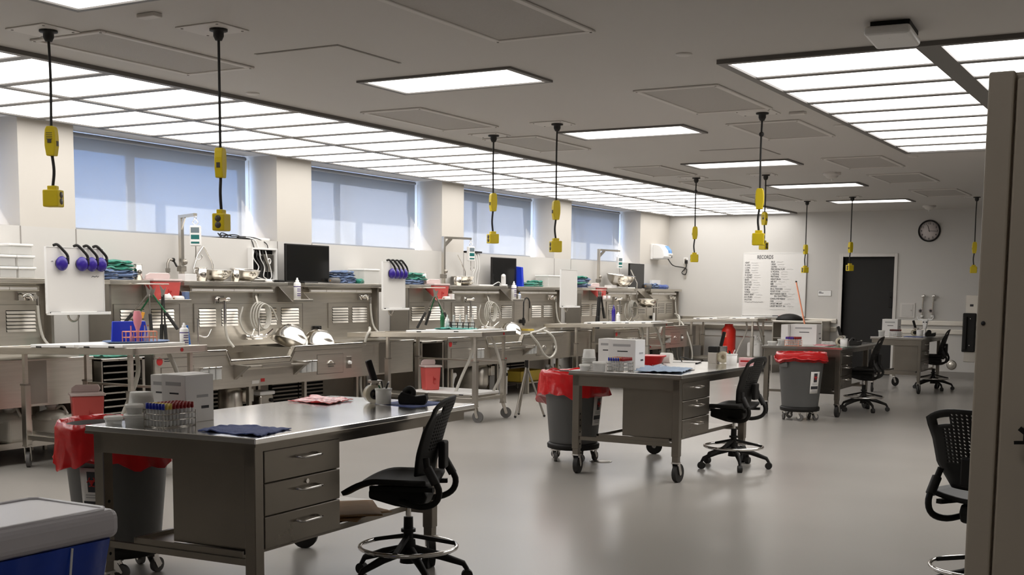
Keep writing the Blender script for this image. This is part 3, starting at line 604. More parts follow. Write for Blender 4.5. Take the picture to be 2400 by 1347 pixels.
def make_cart(label):
    L, W = 1.90, .78
    t = thing('autopsy_cart', label, 'cart', (0,0,0), group='stainless carts docked at the sink stations')
    def z(x): return 1.04+.028*x
    tr = B()
    for y0, y1 in ((-W/2, -W/2+.03), (W/2-.03, W/2)):
        tr._add([(0,y0,z(0)-.055),(0,y1,z(0)-.055),(0,y1,z(0)),(0,y0,z(0)),(-L,y0,z(-L)-.055),(-L,y1,z(-L)-.055),(-L,y1,z(-L)),(-L,y0,z(-L))], [(0,1,2,3),(7,6,5,4),(4,5,1,0),(5,6,2,1),(6,7,3,2),(7,4,0,3)])
    tr.box(-.03,0,-W/2,W/2,z(0)-.055,z(0)).box(-L,-L+.03,-W/2,W/2,z(-L)-.055,z(-L))
    O('tray_rim', tr, 'steel', t, bevel=.003, seg=1)
    y0, y1 = -W/2+.03, W/2-.03
    O('tray_pan', B()._add([(-.03,y0,z(0)-.03),(-.03,y1,z(0)-.03),(-L+.03,y1,z(-L)-.03),(-L+.03,y0,z(-L)-.03),(-.03,y0,z(0)-.04),(-.03,y1,z(0)-.04),(-L+.03,y1,z(-L)-.04),(-L+.03,y0,z(-L)-.04)], [(0,1,2,3),(7,6,5,4),(0,4,5,1),(1,5,6,2),(2,6,7,3),(3,7,4,0)]), 'steel_flat', t)
    for k, (x, yw) in enumerate(((-.13, .4), (-1.35, 2.6))):
        for s_ in (-1, 1):
            y = s_*(W/2-.07)
            lg = O('leg', B().box(x-.028,x+.028,y-.028,y+.028,.19,.70), 'steel_flat', t, bevel=.003, seg=1)
            O('inner_tube', B().box(x-.016,x+.016,y-.016,y+.016,.70,z(x)-.05), 'steel', lg); O('end_collar', B().box(x-.031,x+.031,y-.031,y+.031,.685,.70), 'steel_dark', lg)
            make_caster(lg, x, y, .065, .19, yaw=yw+s_*.3)
        O('cross_rail', B().box(x-.02,x+.02,-W/2+.09,W/2-.09,.245,.28), 'steel_flat', t, bevel=.002, seg=1)
    for s_ in (-1, 1):
        y = s_*(W/2-.07); O('side_rail', B().box(-1.32,-.16,y-.015,y+.015,.235,.275), 'steel_flat', t, bevel=.002, seg=1)
    y = (W/2-.07); O('mid_rail', B().box(-1.32,-.16,y-.012,y+.012,.66,.68), 'steel_flat', t)
    O('lower_shelf', B().box(-1.30,-.2,-W/2+.09,W/2-.09,.28,.292).box(-1.3,-.2,-W/2+.085,-W/2+.1,.28,.31), 'steel_flat', t)
    O('corner_sticker', B().cyl((.001,.10,1.01),(.003,.10,1.01),.016,n=14), 'label_red', t)
    O('drain_hose', B().tube(bez([(-.35,-.05,.99),(-.33,-.06,.8),(-.45,-.1,.5),(-.5,-.16,.31)],14),.018,8), 'hose_grey', t); O('drain_hose', B().tube(bez([(-.22,.16,.99),(-.15,.2,.8),(-.1,.22,.55),(-.2,.2,.31)],14),.018,8), 'hose_grey', t)
    return t
CART = {1: (-7.12, 7.08), 2: (-7.10, 12.20), 3: (-7.28, 17.55), 4: (-7.30, 22.55)}
cart1 = make_cart('stainless cart docked at the '+ST[1]); cart1.location = (*CART[1], 0)
for k in (2,3,4): dup(cart1, 'stainless cart docked at the '+ST[k], (*CART[k], 0))
def cz(k, x): return 1.04+.028*(x-CART[k][0])
def ctop(k, px, py):                        # point on a cart's rim plane under a pixel
    p = onz(px, py, 1.03); return Vector((p.x, p.y, cz(k, p.x)))
def board(k, x0, x1, y0, y1, label, dz=.0, rz=0.):
    b = B(); z0, z1 = cz(k,x0)+dz, cz(k,x1)+dz
    b._add([(x0,y0,z0),(x1,y0,z1),(x1,y1,z1),(x0,y1,z0),(x0,y0,z0+.026),(x1,y0,z1+.026),(x1,y1,z1+.026),(x0,y1,z0+.026)],
           [(3,2,1,0),(4,5,6,7),(0,1,5,4),(1,2,6,5),(2,3,7,6),(3,0,4,7)])
    t = thing('dissecting_board', label, 'cutting board', ((x0+x1)/2, (y0+y1)/2, (z0+z1)/2), group='white boards laid on the carts')
    b.v = [(v[0]-(x0+x1)/2, v[1]-(y0+y1)/2, v[2]-(z0+z1)/2) for v in b.v]
    O('slab', b, 'white_board_poly', t, bevel=.004, seg=1)
    zz = 0
    for q in (.2, .75):
        xq = (x0-x1)/2+(x1-x0)*q; yq = -(y1-y0)/2+.001; zq = (z1-z0)*(q-.5)
        O('rubber_foot', B().box(xq-.03,xq+.03,yq-.006,yq+.02,zq+.0,zq+.012), 'black_rubber', t)
    return t
c1x, c1y = CART[1]; c2x, c2y = CART[2]; c3x, c3y = CART[3]; c4x, c4y = CART[4]
board(1, c1x-.62, c1x-.12, c1y-.40, c1y+.26, 'white board with blue tray on the cart of '+ST[1])
board(1, c1x-1.18, c1x-.66, c1y-.40, c1y+.36, 'bare white board beside the blue tray, cart of '+ST[1])
board(2, c2x-1.05, c2x-.12, c2y-.38, c2y+.30, 'white board under the green cloth tray, second station cart')
board(3, c3x-1.20, c3x-.72, c3y-.36, c3y+.30, 'white board with purple bottle behind it, corner side cart'); board(3, c3x-.56, c3x-.06, c3y-.36, c3y+.30, 'bare white board at aisle end, corner side cart')
board(4, c4x-1.30, c4x-.82, c4y-.36, c4y+.30, 'white board on the last cart, wall half'); board(4, c4x-.58, c4x-.08, c4y-.36, c4y+.30, 'white board on the last cart, aisle half')
t = thing('dissecting_board', 'white board lying on the lower shelf of the cart at '+ST[2], 'cutting board', (c2x-.56, c2y, .30), group='white boards laid on the carts'); t['label'] = 'white board lying on the lower shelf of a cart'
O('slab', B().box(-.46,.40,-.30,.28,0,.03), 'white_board_poly', t, bevel=.004, seg=1); O('rubber_foot', B().box(.2,.26,-.306,-.28,.0,.012), 'black_rubber', t)

# ================================================================ SWING-ARM WHITEBOARDS AND EAR MUFFS
def swing_board(y, x, rz, w_, label, gap):
    t = thing('swing_arm_whiteboard', label, 'whiteboard', (x, y, 1.25), rz, 'small whiteboards on wall arms')
    O('board', B().box(0,.014,-w_/2,w_/2,.02,.60), 'whiteboard', t, bevel=.002, seg=1)
    e = B().box(-.004,.018,-w_/2-.006,-w_/2,.014,.606).box(-.004,.018,w_/2,w_/2+.006,.014,.606).box(-.004,.018,-w_/2,w_/2,.60,.606)
    O('edge_frame', e, 'white_plastic', t); O('pen_tray', B().box(-.004,.06,-w_/2,w_/2+.04,.0,.016).box(.054,.06,-w_/2,w_/2+.04,.016,.026), 'white_plastic', t, bevel=.002, seg=1)
    for q in (-.4, .42): O('marker', B().cyl((.035,w_*q-.05,.022),(.035,w_*q+.06,.022),.007,n=8), 'black_plastic', t)
    O('arm', B().tube(arc((-.03,-.0,-.0),.06,pi,2*pi,10,'yz'),.010,8), 'steel_dark', t)
    ang = -rz; d = x-WX-.01
    def lo(wx, wy): return ((wx-x)*cos(rz)+(wy-y)*sin(rz), -(wx-x)*sin(rz)+(wy-y)*cos(rz), .25)
    O('arm_bracket', B().bar((-.0,0,.25),lo(x-.05,y),.05,.03).bar(lo(x-.05,y-.015),lo(x-.05,gap+.015),.03,.05).bar(lo(x-.05,gap),lo(WX+.001,gap),.03,.05), 'steel_flat', t)
    return t
sw1 = swing_board(7.71, -8.95, 0, .64, 'small whiteboard with four purple ear muffs', 7.84)
O('scribble', B().tube([(.016,.18+.012*q,.34+.016*random.random()) for q in range(8)],.0022,4).tube([(.016,-.27+.008*q,.47+.01*random.random()) for q in range(4)],.002,4), 'ink', sw1)
sw2 = swing_board(12.70, -8.95, .10, .56, 'small whiteboard with clustered purple ear muffs', 12.96); sw3 = swing_board(17.50, -8.92, .0, .56, 'bare small whiteboard without ear muffs', 18.09)
def make_muff(label):
    t = thing('ear_muffs', label, 'ear muffs', (0,0,0), group='purple ear muffs hung on small whiteboards')
    hb = [(-.012,-.04,.004),(.02,-.02,.012),(.045,.02,-.035),(.055,.060,-.085),(.055,.062,-.15)]
    O('headband', B().tube(bez(hb,20), .0125, 6), 'black_plastic', t)
    for s_ in (0,):
        c = O('ear_cup', B().ball((.050,.0,-.155),.064,16,10,(.6,.95,1.02)), 'purple', t); O('cup_hinge', B().box(.045,.075,.045,.065,-.16,-.10), 'black_plastic', c, bevel=.004, seg=1)
    ec = O('ear_cushion', B().lathe([(.03,0),(.045,.006),(.05,.014),(.04,.02)],16), 'black_plastic', t); ec.rotation_euler = (0,-pi/2,0); ec.location = (.034,0,-.155)
    return t
mf = make_muff('purple ear muffs hung alone at one end of a whiteboard'); mf.location = (-8.95, 7.53, 1.862)
for i, (y, z, x) in enumerate(((7.755,1.862,-8.95),(7.865,1.862,-8.95),(7.975,1.862,-8.95))):
    dup(mf, 'purple ear muffs, %s of the row of three on a whiteboard' % ['first from the lone pair','middle','nearest the towels'][i], (x, y, z), group='three ear muffs in a row')
for i in range(4): dup(mf, 'purple ear muffs, %s in the cluster of four on a whiteboard' % ['first','second','third','last, nearest the towels,'][i], (-8.945-.0105*i, 12.60+.105*i, 1.862), .10, group='four clustered ear muffs')
# ================================================================ DESKS
DK = {1: 'fourth desk from the dark doorway', 2: 'third desk from the dark doorway', 3: 'second desk from the dark doorway', 4: 'desk nearest the dark doorway'}
DZ = .86
def make_desk(label):
    t = thing('steel_work_desk', label, 'desk', (0,0,0), group='stainless desks on casters')
    W, L = .50, 1.95
    O('desktop', B().box(-W,W,0,L,.832,DZ), 'desktop_steel', t, bevel=.004, seg=2)
    O('top_edge', B().box(-W-.001,W+.001,-.002,.01,.822,.835).box(W-.01,W+.002,0,L,.822,.835).box(-W-.002,-W+.01,0,L,.822,.835), 'desk_steel', t)
    O('apron', B().box(-W+.03,W-.03,.025,.04,.735,.832).box(-W+.03,W-.03,1.59,1.605,.76,.832).box(-W+.025,-W+.04,.03,1.90,.765,.832), 'desk_steel', t)
    O('side_rail', B().box(W-.045,W-.03,.03,1.88,.775,.832).box(W-.045,-W+.045,1.865,1.88,.78,.832), 'desk_steel', t)
    for x, y, yw in ((-W+.055,.055,1.7),(W-.055,.055,1.5),(-W+.055,1.55,.4),(W-.055,1.55,-.9)):
        lg = O('leg', B().box(x-.03,x+.03,y-.03,y+.03,.21,.832), 'desk_steel', t, bevel=.003, seg=1)
        O('leg_sleeve', B().box(x-.025,x+.025,y-.025,y+.025,.165,.21), 'desk_steel', lg)
        make_caster(lg, x, y, .075, .165, 'chrome', 'black_rubber', yw, ww=.036)
        if x < 0 and y < .1:
            for k in range(6): O('leg_hole', B().cyl((x+.0302,y,.50-.05*k),(x+.031,y,.50-.05*k),.008,n=8), 'void_black', lg)
    cb = O('drawer_cabinet', B().box(-.04,W-.045,.075,.66,.345,.80), 'desk_steel', t, bevel=.002, seg=1)
    for k in range(3):
        z0 = .652-.1475*k
        d = O('drawer', B().box(W-.045,W-.022,.088,.655,z0,z0+.142), 'desk_steel', t, bevel=.003, seg=1)
        O('handle', B().tube([(W-.022,.31,z0+.095),(W+.012,.315,z0+.092),(W+.014,.33,z0+.092),(W+.014,.45,z0+.092),(W+.012,.465,z0+.092),(W-.022,.47,z0+.095)],.006,8), 'chrome', d)
        if k == 1: O('lock', B().cyl((W-.022,.39,z0+.12),(W-.014,.39,z0+.12),.011,n=12), 'chrome', d)
    O('stretcher', B().box(-W+.08,W-.08,.04,.065,.285,.315), 'desk_steel', t); O('stretcher', B().box(-W+.08,W-.08,1.535,1.56,.285,.315), 'desk_steel', t)
    O('lower_shelf', B().box(-.26,W-.12,.05,1.55,.315,.328).box(-.26,-.24,.05,1.55,.328,.345).box(W-.14,W-.12,.67,1.55,.328,.345).box(-.26,W-.12,.05,.06,.328,.345), 'desk_steel', t)
    O('drawer_runner', B().box(-W+.1,-W+.45,.5,1.3,.79,.80), 'desk_steel', t)
    return t
DESK = {1: (-4.02, 3.95, radians(2.5)), 2: (-4.04, 8.93, radians(-1.)), 3: (-4.33, 14.85, radians(1.)), 4: (-4.12, 19.15, 0.)}
desk1 = make_desk('stainless desk with drawers, '+DK[1]); desk1.location = (*DESK[1][:2], 0); desk1.rotation_euler.z = DESK[1][2]
for k in (2,3,4):
    _d = dup(desk1, 'stainless desk with drawers, '+DK[k], (*DESK[k][:2], 0), DESK[k][2])
    if k == 4: _d.scale = (.78, 1, 1)

# ================================================================ STOOLS
def make_chair(label):
    t = thing('drafting_chair', label, 'chair', (0,0,0), group='black drafting chairs')
    def back(u, v):
        s_ = 2*u-1; wd = .205+.030*v-.03*max(0,.3-v)/.3*2
        zt = .575+.395*v - (.05*abs(s_)**3.5 if v > .9 else .05*abs(s_)**3.5*max(0,(v-.6)/.3))
        xx = .125 + .02*sin(v*pi*.9) + .095*v*v - .06*s_*s_*(1-.3*v)
        return (xx, s_*wd, zt)
    nu, nv = 18, 22; b = B(); P = lambda i, j: Vector(back(i/nu, j/nv)); vid = {}
    def vv(p):
        k_ = tuple(round(c, 6) for c in p)
        if k_ not in vid: vid[k_] = len(b.v); b.v.append(tuple(p))
        return vid[k_]
    def face(*ps): b.f.append(tuple(vv(p) for p in ps)); b.sm.append(True); b.mi.append(0)
    for j in range(nv):
        for i in range(nu):
            if j in (18,19) and (2 <= i <= 4 or 13 <= i <= 15): continue
            a, c, d, e = P(i,j), P(i+1,j), P(i+1,j+1), P(i,j+1)
            if 7 <= j <= 20 and 3 <= i <= 14 and (j < 17 or 5 <= i <= 12):
                m_ = (a+c+d+e)/4; q = [m_+(((a+c)/2)-m_)*.62, m_+(((c+d)/2)-m_)*.62, m_+(((d+e)/2)-m_)*.62, m_+(((e+a)/2)-m_)*.62]
                face(a, c, q[1], q[0]); face(c, d, q[2], q[1]); face(d, e, q[3], q[2]); face(e, a, q[0], q[3])
            else: face(a, c, d, e)
    O('backrest', b, 'black_plastic', t, solid=.009)
    def seat(u, v):
        s_ = 2*v-1; x = -.30+.44*u; wd = .225-.03*(1-u)**2
        return (x, s_*wd, .552-.075*max(0,(.42-u)/.42)**1.7 - .022*(1-s_*s_)*min(1,u*2) + .012*abs(s_)**3)
    O('seat', B().surf(seat, 16, 14), 'black_plastic', t, solid=.022)
    O('lumbar_mount', B().box(.165,.202,-.045,.045,.60,.74), 'black_plastic', t, bevel=.01)
    for s_ in (-1, 1):
        O('back_frame', B().tube(bez([(-.02,s_*.10,.435),(.10,s_*.15,.42),(.185,s_*.185,.45),(.205,s_*.195,.52),(.15,s_*.19,.61),(.135,s_*.175,.67)],20), [.016]*3+[.017]*15+[.014]*9 if False else .0165, 8), 'black_plastic', t)
        O('frame_sleeve', B().tube([(.19,s_*.195,.545),(.145,s_*.188,.625)], .024, 8), 'black_rubber', t)
        O('seat_rail', B().bar((-.17,s_*.11,.50),(.17,s_*.16,.51),.03,.022), 'black_plastic', t)
    O('tilt_mechanism', B().prism([(-.19,.485),(-.19,.44),(-.05,.405),(.04,.395),(.10,.41),(.12,.46),(.10,.50),(-.10,.51)], 'y', -.085, .085), 'black_plastic', t, bevel=.012)
    O('tension_knob', B().cyl((.03,.085,.435),(.03,.15,.435),.024,n=14).m(1).cyl((.03,.15,.435),(.03,.153,.435),.015,n=10), ['black_plastic','label_red'], t)
    O('gas_lift', B().cyl((0,0,.33),(0,0,.41),.014), 'chrome', t); O('column', B().cyl((0,0,.12),(0,0,.34),.028,.024).cyl((0,0,.262),(0,0,.278),.038), 'black_plastic', t)
    O('foot_ring', B().tube([(.25*cos(a),.25*sin(a),.185) for a in [2*pi*i/40 for i in range(40)]],.0115,8,closed=True), 'chrome', t)
    for k in range(3):
        a = 2*pi*k/3+.5; O('ring_spoke', B().bar((.02*cos(a),.02*sin(a),.24),(.245*cos(a),.245*sin(a),.188),.024,.02), 'black_plastic', t)
    O('hub', B().cyl((0,0,.10),(0,0,.22),.045,.036), 'black_plastic', t)
    for k in range(5):
        a = 2*pi*k/5+.25; c_, s_ = cos(a), sin(a)
        sp_ = O('base_spoke', B().tube([(.03*c_,.03*s_,.165),(.16*c_,.16*s_,.135),(.285*c_,.285*s_,.092),(.305*c_,.305*s_,.06)],[.028,.022,.016,.012],8), 'black_plastic', t)
        cs = O('caster', B().cyl((.305*c_-.018*s_,.305*s_+.018*c_,.03),(.305*c_+.018*s_,.305*s_-.018*c_,.03),.03,n=16).box(.305*c_-.012,.305*c_+.012,.305*s_-.012,.305*s_+.012,.04,.066), 'black_rubber', sp_, bevel=.005, seg=1)
    return t
CH = {1: (-3.52, 5.13, radians(20)), 2: (-3.50, 10.06, radians(-2)), 3: (-3.82, 15.98, radians(5)), 4: (-3.76, 20.28, radians(5))}
chair1 = make_chair('black drafting chair tucked at the '+DK[1]); chair1.location = (*CH[1][:2], 0); chair1.rotation_euler.z = CH[1][2]
for k in (2,3,4): dup(chair1, 'black drafting chair tucked at the '+DK[k], (*CH[k][:2], 0), CH[k][2])
dup(chair1, 'black drafting chair standing alone behind the tall enamel cabinet', (-.87, 6.20, 0), radians(-108))

# ================================================================ WASTE BINS
def make_bin(label, seed, long_side=None, hem=.62, top=.80, grips=False):
    rnd = random.Random(seed)
    t = thing('waste_bin', label, 'waste bin', (0,0,0), group='grey waste bins on dollies')
    O('body', B().lathe([(.0001,.15),(.205,.15),(.215,.17),(.262,.68),(.268,.685),(.272,.76),(.285,.765),(.285,.79),(.262,.79),(.255,.74),(.20,.2),(.0001,.19)], 40), 'grey_bin', t)
    for s_ in ((-1, 1) if grips else ()): O('handle', B().box(-.07,.07,s_*.262,s_*.290,.635,.70), 'grey_bin', t, bevel=.012)
    dl = O('dolly', B().lathe([(.0001,.105),(.20,.105),(.232,.115),(.236,.15),(.222,.165),(.215,.15),(.0001,.15)], 32), 'black_plastic', t)
    for k in range(5):
        a = 2*pi*k/5+.4; make_caster(dl, .18*cos(a), .18*sin(a), .04, .107, 'chrome', 'grey_rubber', a+1.2, ww=.025)
    ph = [rnd.uniform(0,6.28) for _ in range(8)]
    prof = [(.235,.50),(.245,.62),(.258,.75),(.272,top),(.292,top+.012),(.302,top-.02),(.300,top-.06),(.304,top-.10),(.310,hem+.02),(.314,hem)]
    def fn(r, z, a, k):
        amp_ = .45 if hem > .7 else 1.; w_ = amp_*.010*sin(9*a+ph[0]+z*20)+amp_*.008*sin(17*a+ph[1]-z*30)+.006*sin(29*a+ph[2])
        lo = 0
        if long_side is not None: lo = max(0, cos(a-long_side))**2
        if k >= 4:
            f_ = (k-3)/6.; r = r+w_*f_+.07*f_*lo; z = z-(.012*sin(5*a+ph[3])+.018*sin(3*a+ph[4]))*f_-.10*lo*f_
            z += amp_*.012*sin(13*a+ph[5])*f_
        else: r = r+w_*.5*(k/3.); z = z+.015*sin(7*a+ph[6])*(k==3)
        return r, z
    O('red_liner', B().lathe(prof, 72, fn=fn), 'red_bag', t)
    a0 = 0.
    lb = B(); n = 6
    def lab(u, v): a = (u-.5)*.52; r = .2205+.047*((.33+.26*v)-.17)/.51+.0025; return (r*cos(a), r*sin(a), .33+.26*v)
    lb.surf(lab, 6, 4); L_ = O('biohazard_label', lb, 'paper', t, solid=.001)
    def sub(u0, u1, v0, v1, mt, nm, e=.0015):
        O(nm, B().surf(lambda u, v: tuple(Vector(lab(u0+(u1-u0)*u, v0+(v1-v0)*v))*1.0+Vector((e,0,0))), 4, 2), mt, L_)
    sub(.32,.72,.52,.93,'ink','label_square'); sub(.08,.92,.20,.34,'ink','label_band')
    for v in (.45,.40,.14,.08): sub(.2,.8,v,v+.025,'ink_grey','print_line')
    cc = Vector(lab(.52,.725))+Vector((.004,0,0))
    bh = B()
    for k in range(3):
        a = pi/2+2*pi*k/3; bh.tube([(cc.x, cc.y+.012*cos(a)+.015*cos(q), cc.z+.012*sin(a)+.015*sin(q)) for q in [a+.7+(2*pi-1.4)*i/12 for i in range(13)]], .003, 5)
    O('biohazard_symbol', bh.tube([(cc.x,cc.y+.009*cos(q),cc.z+.009*sin(q)) for q in [2*pi*i/12 for i in range(12)]],.002,5,closed=True), 'label_red', L_)
    return t
b1 = make_bin('grey waste bin with red liner beside the '+DK[1], 3, None, .60); b1.location = (-4.94, 4.50, 0); b1.rotation_euler.z = radians(-72)
b2 = make_bin('grey waste bin with long draped red liner beside the '+DK[2], 5, radians(155), .60); b2.location = (-4.88, 9.72, 0); b2.rotation_euler.z = radians(-5)
b3 = make_bin('grey waste bin with short red liner before the '+DK[3], 8, None, .73, .80, True); b3.location = (-4.20, 14.42, 0); b3.rotation_euler.z = radians(-32)

# ================================================================ NEAR THINGS
t = thing('lidded_linen_bin', 'blue lined bin under a pale grey lid', 'bin', (-3.385, 2.50, 0))
O('lid', B().prism([(-.215,-.41),(.215,-.41),(.215,.40),(-.215,.40)], 'z', .655, .755), 'lid_grey', t, bevel=.032, seg=4)
O('lid_rim', B().tube([(x,y,.752) for x,y in ((-.16,-.38),(.16,-.38),(.185,-.36),(.185,.345),(.16,.37),(-.16,.37),(-.185,.345),(-.185,-.36))],.010,6,closed=True), 'lid_grey', t)
O('liner', B().surf(lambda u, v: ((.19-.03*(1-v)+.004*sin(40*u+9*v))*((1 if True else 0))*[1,1,-1,-1,1][int(u*4+1e-6) if u < 1 else 4] if False else
   Vector((0,0,0)).x, 0, 0), 1, 1) if False else B().lathe([(.0001,.06),(.20,.06),(.225,.35),(.245,.56),(.255,.655)], 48, fn=lambda r, z, a, k: ((lambda m: (r/.245*(.195/max(abs(cos(a)), .195/.375*abs(sin(a)), 1e-6))*1.0+.006*sin(11*a+z*14), z))(0)) if r > .001 else (r, z)), 'blue_liner', t)
O('drawstring', B().tube(bez([(.203,.20,.65),(.207,.17,.45),(.196,.13,.2)],10),.004,6), 'white_plastic', t)
O('foot', B().box(-.16,.16,-.33,.33,0,.06), 'black_plastic', t, bevel=.01)
# tall cabinet at the aisle side
t = thing('tall_steel_cabinet', 'tall brown-grey enamel cabinet with latch handle', 'cabinet', (-.372, 2.40, 0))
O('carcass', B().box(0,.95,.02,.75,0.03,1.905), 'cabinet_enamel', t, bevel=.006); O('stile', B().box(0,.045,0,.02,.03,1.905), 'cabinet_enamel', t, bevel=.004)
dd = O('door', B().box(.05,.92,-.005,.02,.05,1.89), 'cabinet_enamel', t, bevel=.004); O('plinth', B().box(.02,.93,.05,.73,0,.03), 'black_plastic', t)
O('latch_handle', B().tube(bez([(.105,-.03,1.255),(.118,-.05,1.21),(.126,-.05,1.14),(.128,-.03,1.09)],12),.007,8).box(.095,.125,-.03,-.005,1.235,1.265).bar((.080,-.03,1.235),(.12,-.03,1.238),.006).bar((.088,-.03,1.262),(.11,-.03,1.245),.008), 'black_plastic', dd)
O('screw', B().ball((.012,-.001,1.45),.004).ball((.012,-.001,.9),.004), 'ink', t)

# ================================================================ DESK-TOP THINGS
def dz(px_, py_): return onz(px_, py_, DZ)
def carton(name, label, p, sx, sy, sz, rz=0., group=None, marks=True, cat='box'):
    t = thing(name, label, cat, (p.x, p.y, p.z), rz, group)
    O('carton', B().box(-sx/2,sx/2,-sy/2,sy/2,0,sz), 'carton', t, bevel=.002, seg=1)
    O('top_flap', B().box(-sx/2+.002,sx/2-.002,-sy/2+.001,sy/2-.004,sz,sz+.0025), 'paper', t); O('flap_seam', B().box(-.002,.002,-sy/2,sy/2,sz+.0025,sz+.0032), 'carton_side', t)
    if marks:
        O('printed_band', B().box(-sx*.32,sx*.32,-sy/2-.0008,-sy/2,sz*.78,sz*.86), 'ink_grey', t); O('printed_line', B().box(-sx*.16,sx*.22,-sy/2-.0008,-sy/2,sz*.60,sz*.635), 'ink', t)
        O('hand_slot', B().box(sx/2,sx/2+.0008,-sy*.1,sy*.30,sz*.52,sz*.58), 'ink_grey', t); O('printed_line', B().box(sx/2,sx/2+.0008,.05*sy,.32*sy,sz*.28,sz*.34), 'ink', t)
    return t
def tub_stack(label, p, r, n, dh=.012, h=.07, grp='stacks of clear tubs'):
    t = thing('tub_stack', label, 'tubs', (p.x,p.y,p.z), 0, grp)
    for k in range(n):
        O('tub', B().lathe([(.0001,k*dh),(r*.93,k*dh),(r,k*dh+h*.9),(r*1.06,k*dh+h*.9),(r*1.06,k*dh+h)] if False else [(.0001,h+k*dh),(r*.84,h+k*dh),(r*.86,h+k*dh-.004),(r,k*dh+.006),(r*1.07,k*dh+.006),(r*1.07,k*dh),(r*.98,k*dh)], 20), 'milky', t)
    return t
def lidded_tub(label, p, r, h):
    t = thing('lidded_tub', label, 'tub', (p.x,p.y,p.z), 0, 'lidded clear tubs')
    O('tub', B().lathe([(.0001,0),(r*.86,0),(r*.96,h-.012)], 22), 'clear_plastic', t); O('lid', B().lathe([(r*1.04,h-.016),(r*1.06,h-.006),(r*.96,h),(r*.9,h-.003),(.0001,h-.003)], 22), 'milky', t)
    return t
TUBE = {}; ORD = ['first','second','third','fourth','fifth','sixth','seventh','eighth','ninth','tenth','eleventh','twelfth']
def blood_tubes(origin, rz, nx, ny, rows, pitch, lab, grp):
    rt = Matrix.Rotation(rz, 3, 'Z')
    for j in range(ny):
        for i in range(nx):
            c_ = rows(i, j)
            if c_ is None: continue
            if c_ not in TUBE:
                tt = thing('blood_tube', '', 'test tube'); O('glass', B().lathe([(.0001,0),(.004,.001),(.0062,.006),(.0062,.082)], 8), 'tube_glass', tt)
                O('cap', B().lathe([(.0001,.108),(.0075,.107),(.008,.083),(.0055,.079),(.0001,.079)], 8), c_, tt); TUBE[c_] = tt; o = tt
            else: o = copy_tree(TUBE[c_])
            o.location = origin+rt@Vector((i*pitch, j*pitch, .004)); o.rotation_euler.z = rz
            cn = {'tube_red': 'red', 'tube_blue': 'blue', 'tube_yellow': 'yellow', 'black_plastic': 'black', 'pink_tube': 'pink'}[c_]
            tag(o, '%s capped tube, %s row from the %s caps, %s' % (cn, ORD[j], 'black' if 'doorway desk' in grp else 'blue', grp), 'test tube', '%s capped tubes in the %s row, %s' % (cn, ORD[j], grp))
def wire_rack(label, p, rz, nx, ny, pitch, mt='steel_polish', h=.075, cat='rack', r=.0022):
    t = thing('tube_rack', label, cat, (p.x,p.y,p.z), rz, 'wire test tube racks')
    x0, x1, y0, y1 = -pitch/2, (nx-.5)*pitch, -pitch/2, (ny-.5)*pitch
    for z in (.003, .035, .062):
        O('wire_frame', B().tube([(x0,y0,z),(x1,y0,z),(x1,y1,z),(x0,y1,z)], r, 5, closed=True), mt, t)
        g = B()
        for i in range(1, nx): g.tube([((i-.5)*pitch,y0,z),((i-.5)*pitch,y1,z)], r*.6, 4)
        for j in range(1, ny): g.tube([(x0,(j-.5)*pitch,z),(x1,(j-.5)*pitch,z)], r*.6, 4)
        O('wire_grid', g, mt, t)
    for x in (x0,x1):
        for y in (y0,y1): O('upright', B().cyl((x,y,0),(x,y,h),r*1.1,n=6), mt, t)
    return t
def towel(name, label, corners, mt, amp=.006, seed=1, n=22, th=.004, cat='towel', grp=None, z=None):
    rnd = random.Random(seed); c = [Vector(q) for q in corners]; ce = sum(c, Vector())/4; off = Vector((rnd.random()*9, rnd.random()*9, 0))
    def fn(u, v):
        p = (c[0]*(1-u)+c[1]*u)*(1-v)+(c[3]*(1-u)+c[2]*u)*v-ce
        nn = mnoise.noise(p*9+off)*.6+mnoise.noise(p*22+off)*.4
        return (p.x+nn*amp*1.2, p.y+mnoise.noise(p*11-off)*amp*1.5, abs(nn)*amp*2.2+.001)
    o = O(name, B().surf(fn, n, n), mt, solid=-th); o.location = ce; return tag(o, label, cat, grp)
# ---- desk 1
carton('carton_box', 'taller white carton with slot beside tube rack, fourth desk', Vector((-4.275,4.345,DZ)), .155, .19, .225)
carton('carton_box', 'white carton with printed band at edge of fourth desk', Vector((-4.435,4.46,DZ)), .105, .30, .215, marks=True)
tub_stack('tall stack of nested white tubs, fourth desk from doorway', Vector((-4.405,4.17,DZ)), .062, 6, .014, .075)
lidded_tub('wide lidded tub beside tube rack, fourth desk', Vector((-4.325,4.055,DZ)), .052, .055); lidded_tub('smaller lidded tub stacked on a wide tub, fourth desk', Vector((-4.335,4.06,DZ+.055)), .040, .045); lidded_tub('low lidded tub at the corner of fourth desk', Vector((-4.425,4.015,DZ)), .042, .042)
r1 = Vector((-4.235,4.045,DZ)); P1 = .0215
wire_rack('wire rack full of capped blood tubes, fourth desk', r1, radians(-4), 6, 9, P1)
blood_tubes(r1, radians(-4), 6, 9, lambda i, j: 'tube_blue' if j == 0 else ('tube_yellow' if j in (1,2) else 'tube_red'), P1, 'the fourth desk from doorway', 'fourth desk rack')
towel('blue_towel', 'blue cloth towel spread on the fourth desk from doorway', [dz(462,1010)+Vector((0,0,.002)), dz(608,1024)+Vector((0,0,.002)), dz(682,1006)+Vector((0,0,.002)), dz(545,996)+Vector((0,0,.002))], 'blue_towel', .011, 4)
towel('biohazard_bag', 'flat red biohazard bag lying on the fourth desk', [dz(676,941)+Vector((0,0,.002)), dz(772,949)+Vector((0,0,.002)), dz(828,938)+Vector((0,0,.002)), dz(738,930)+Vector((0,0,.002))], 'red_bag', .010, 9, 22, .003, 'bag')
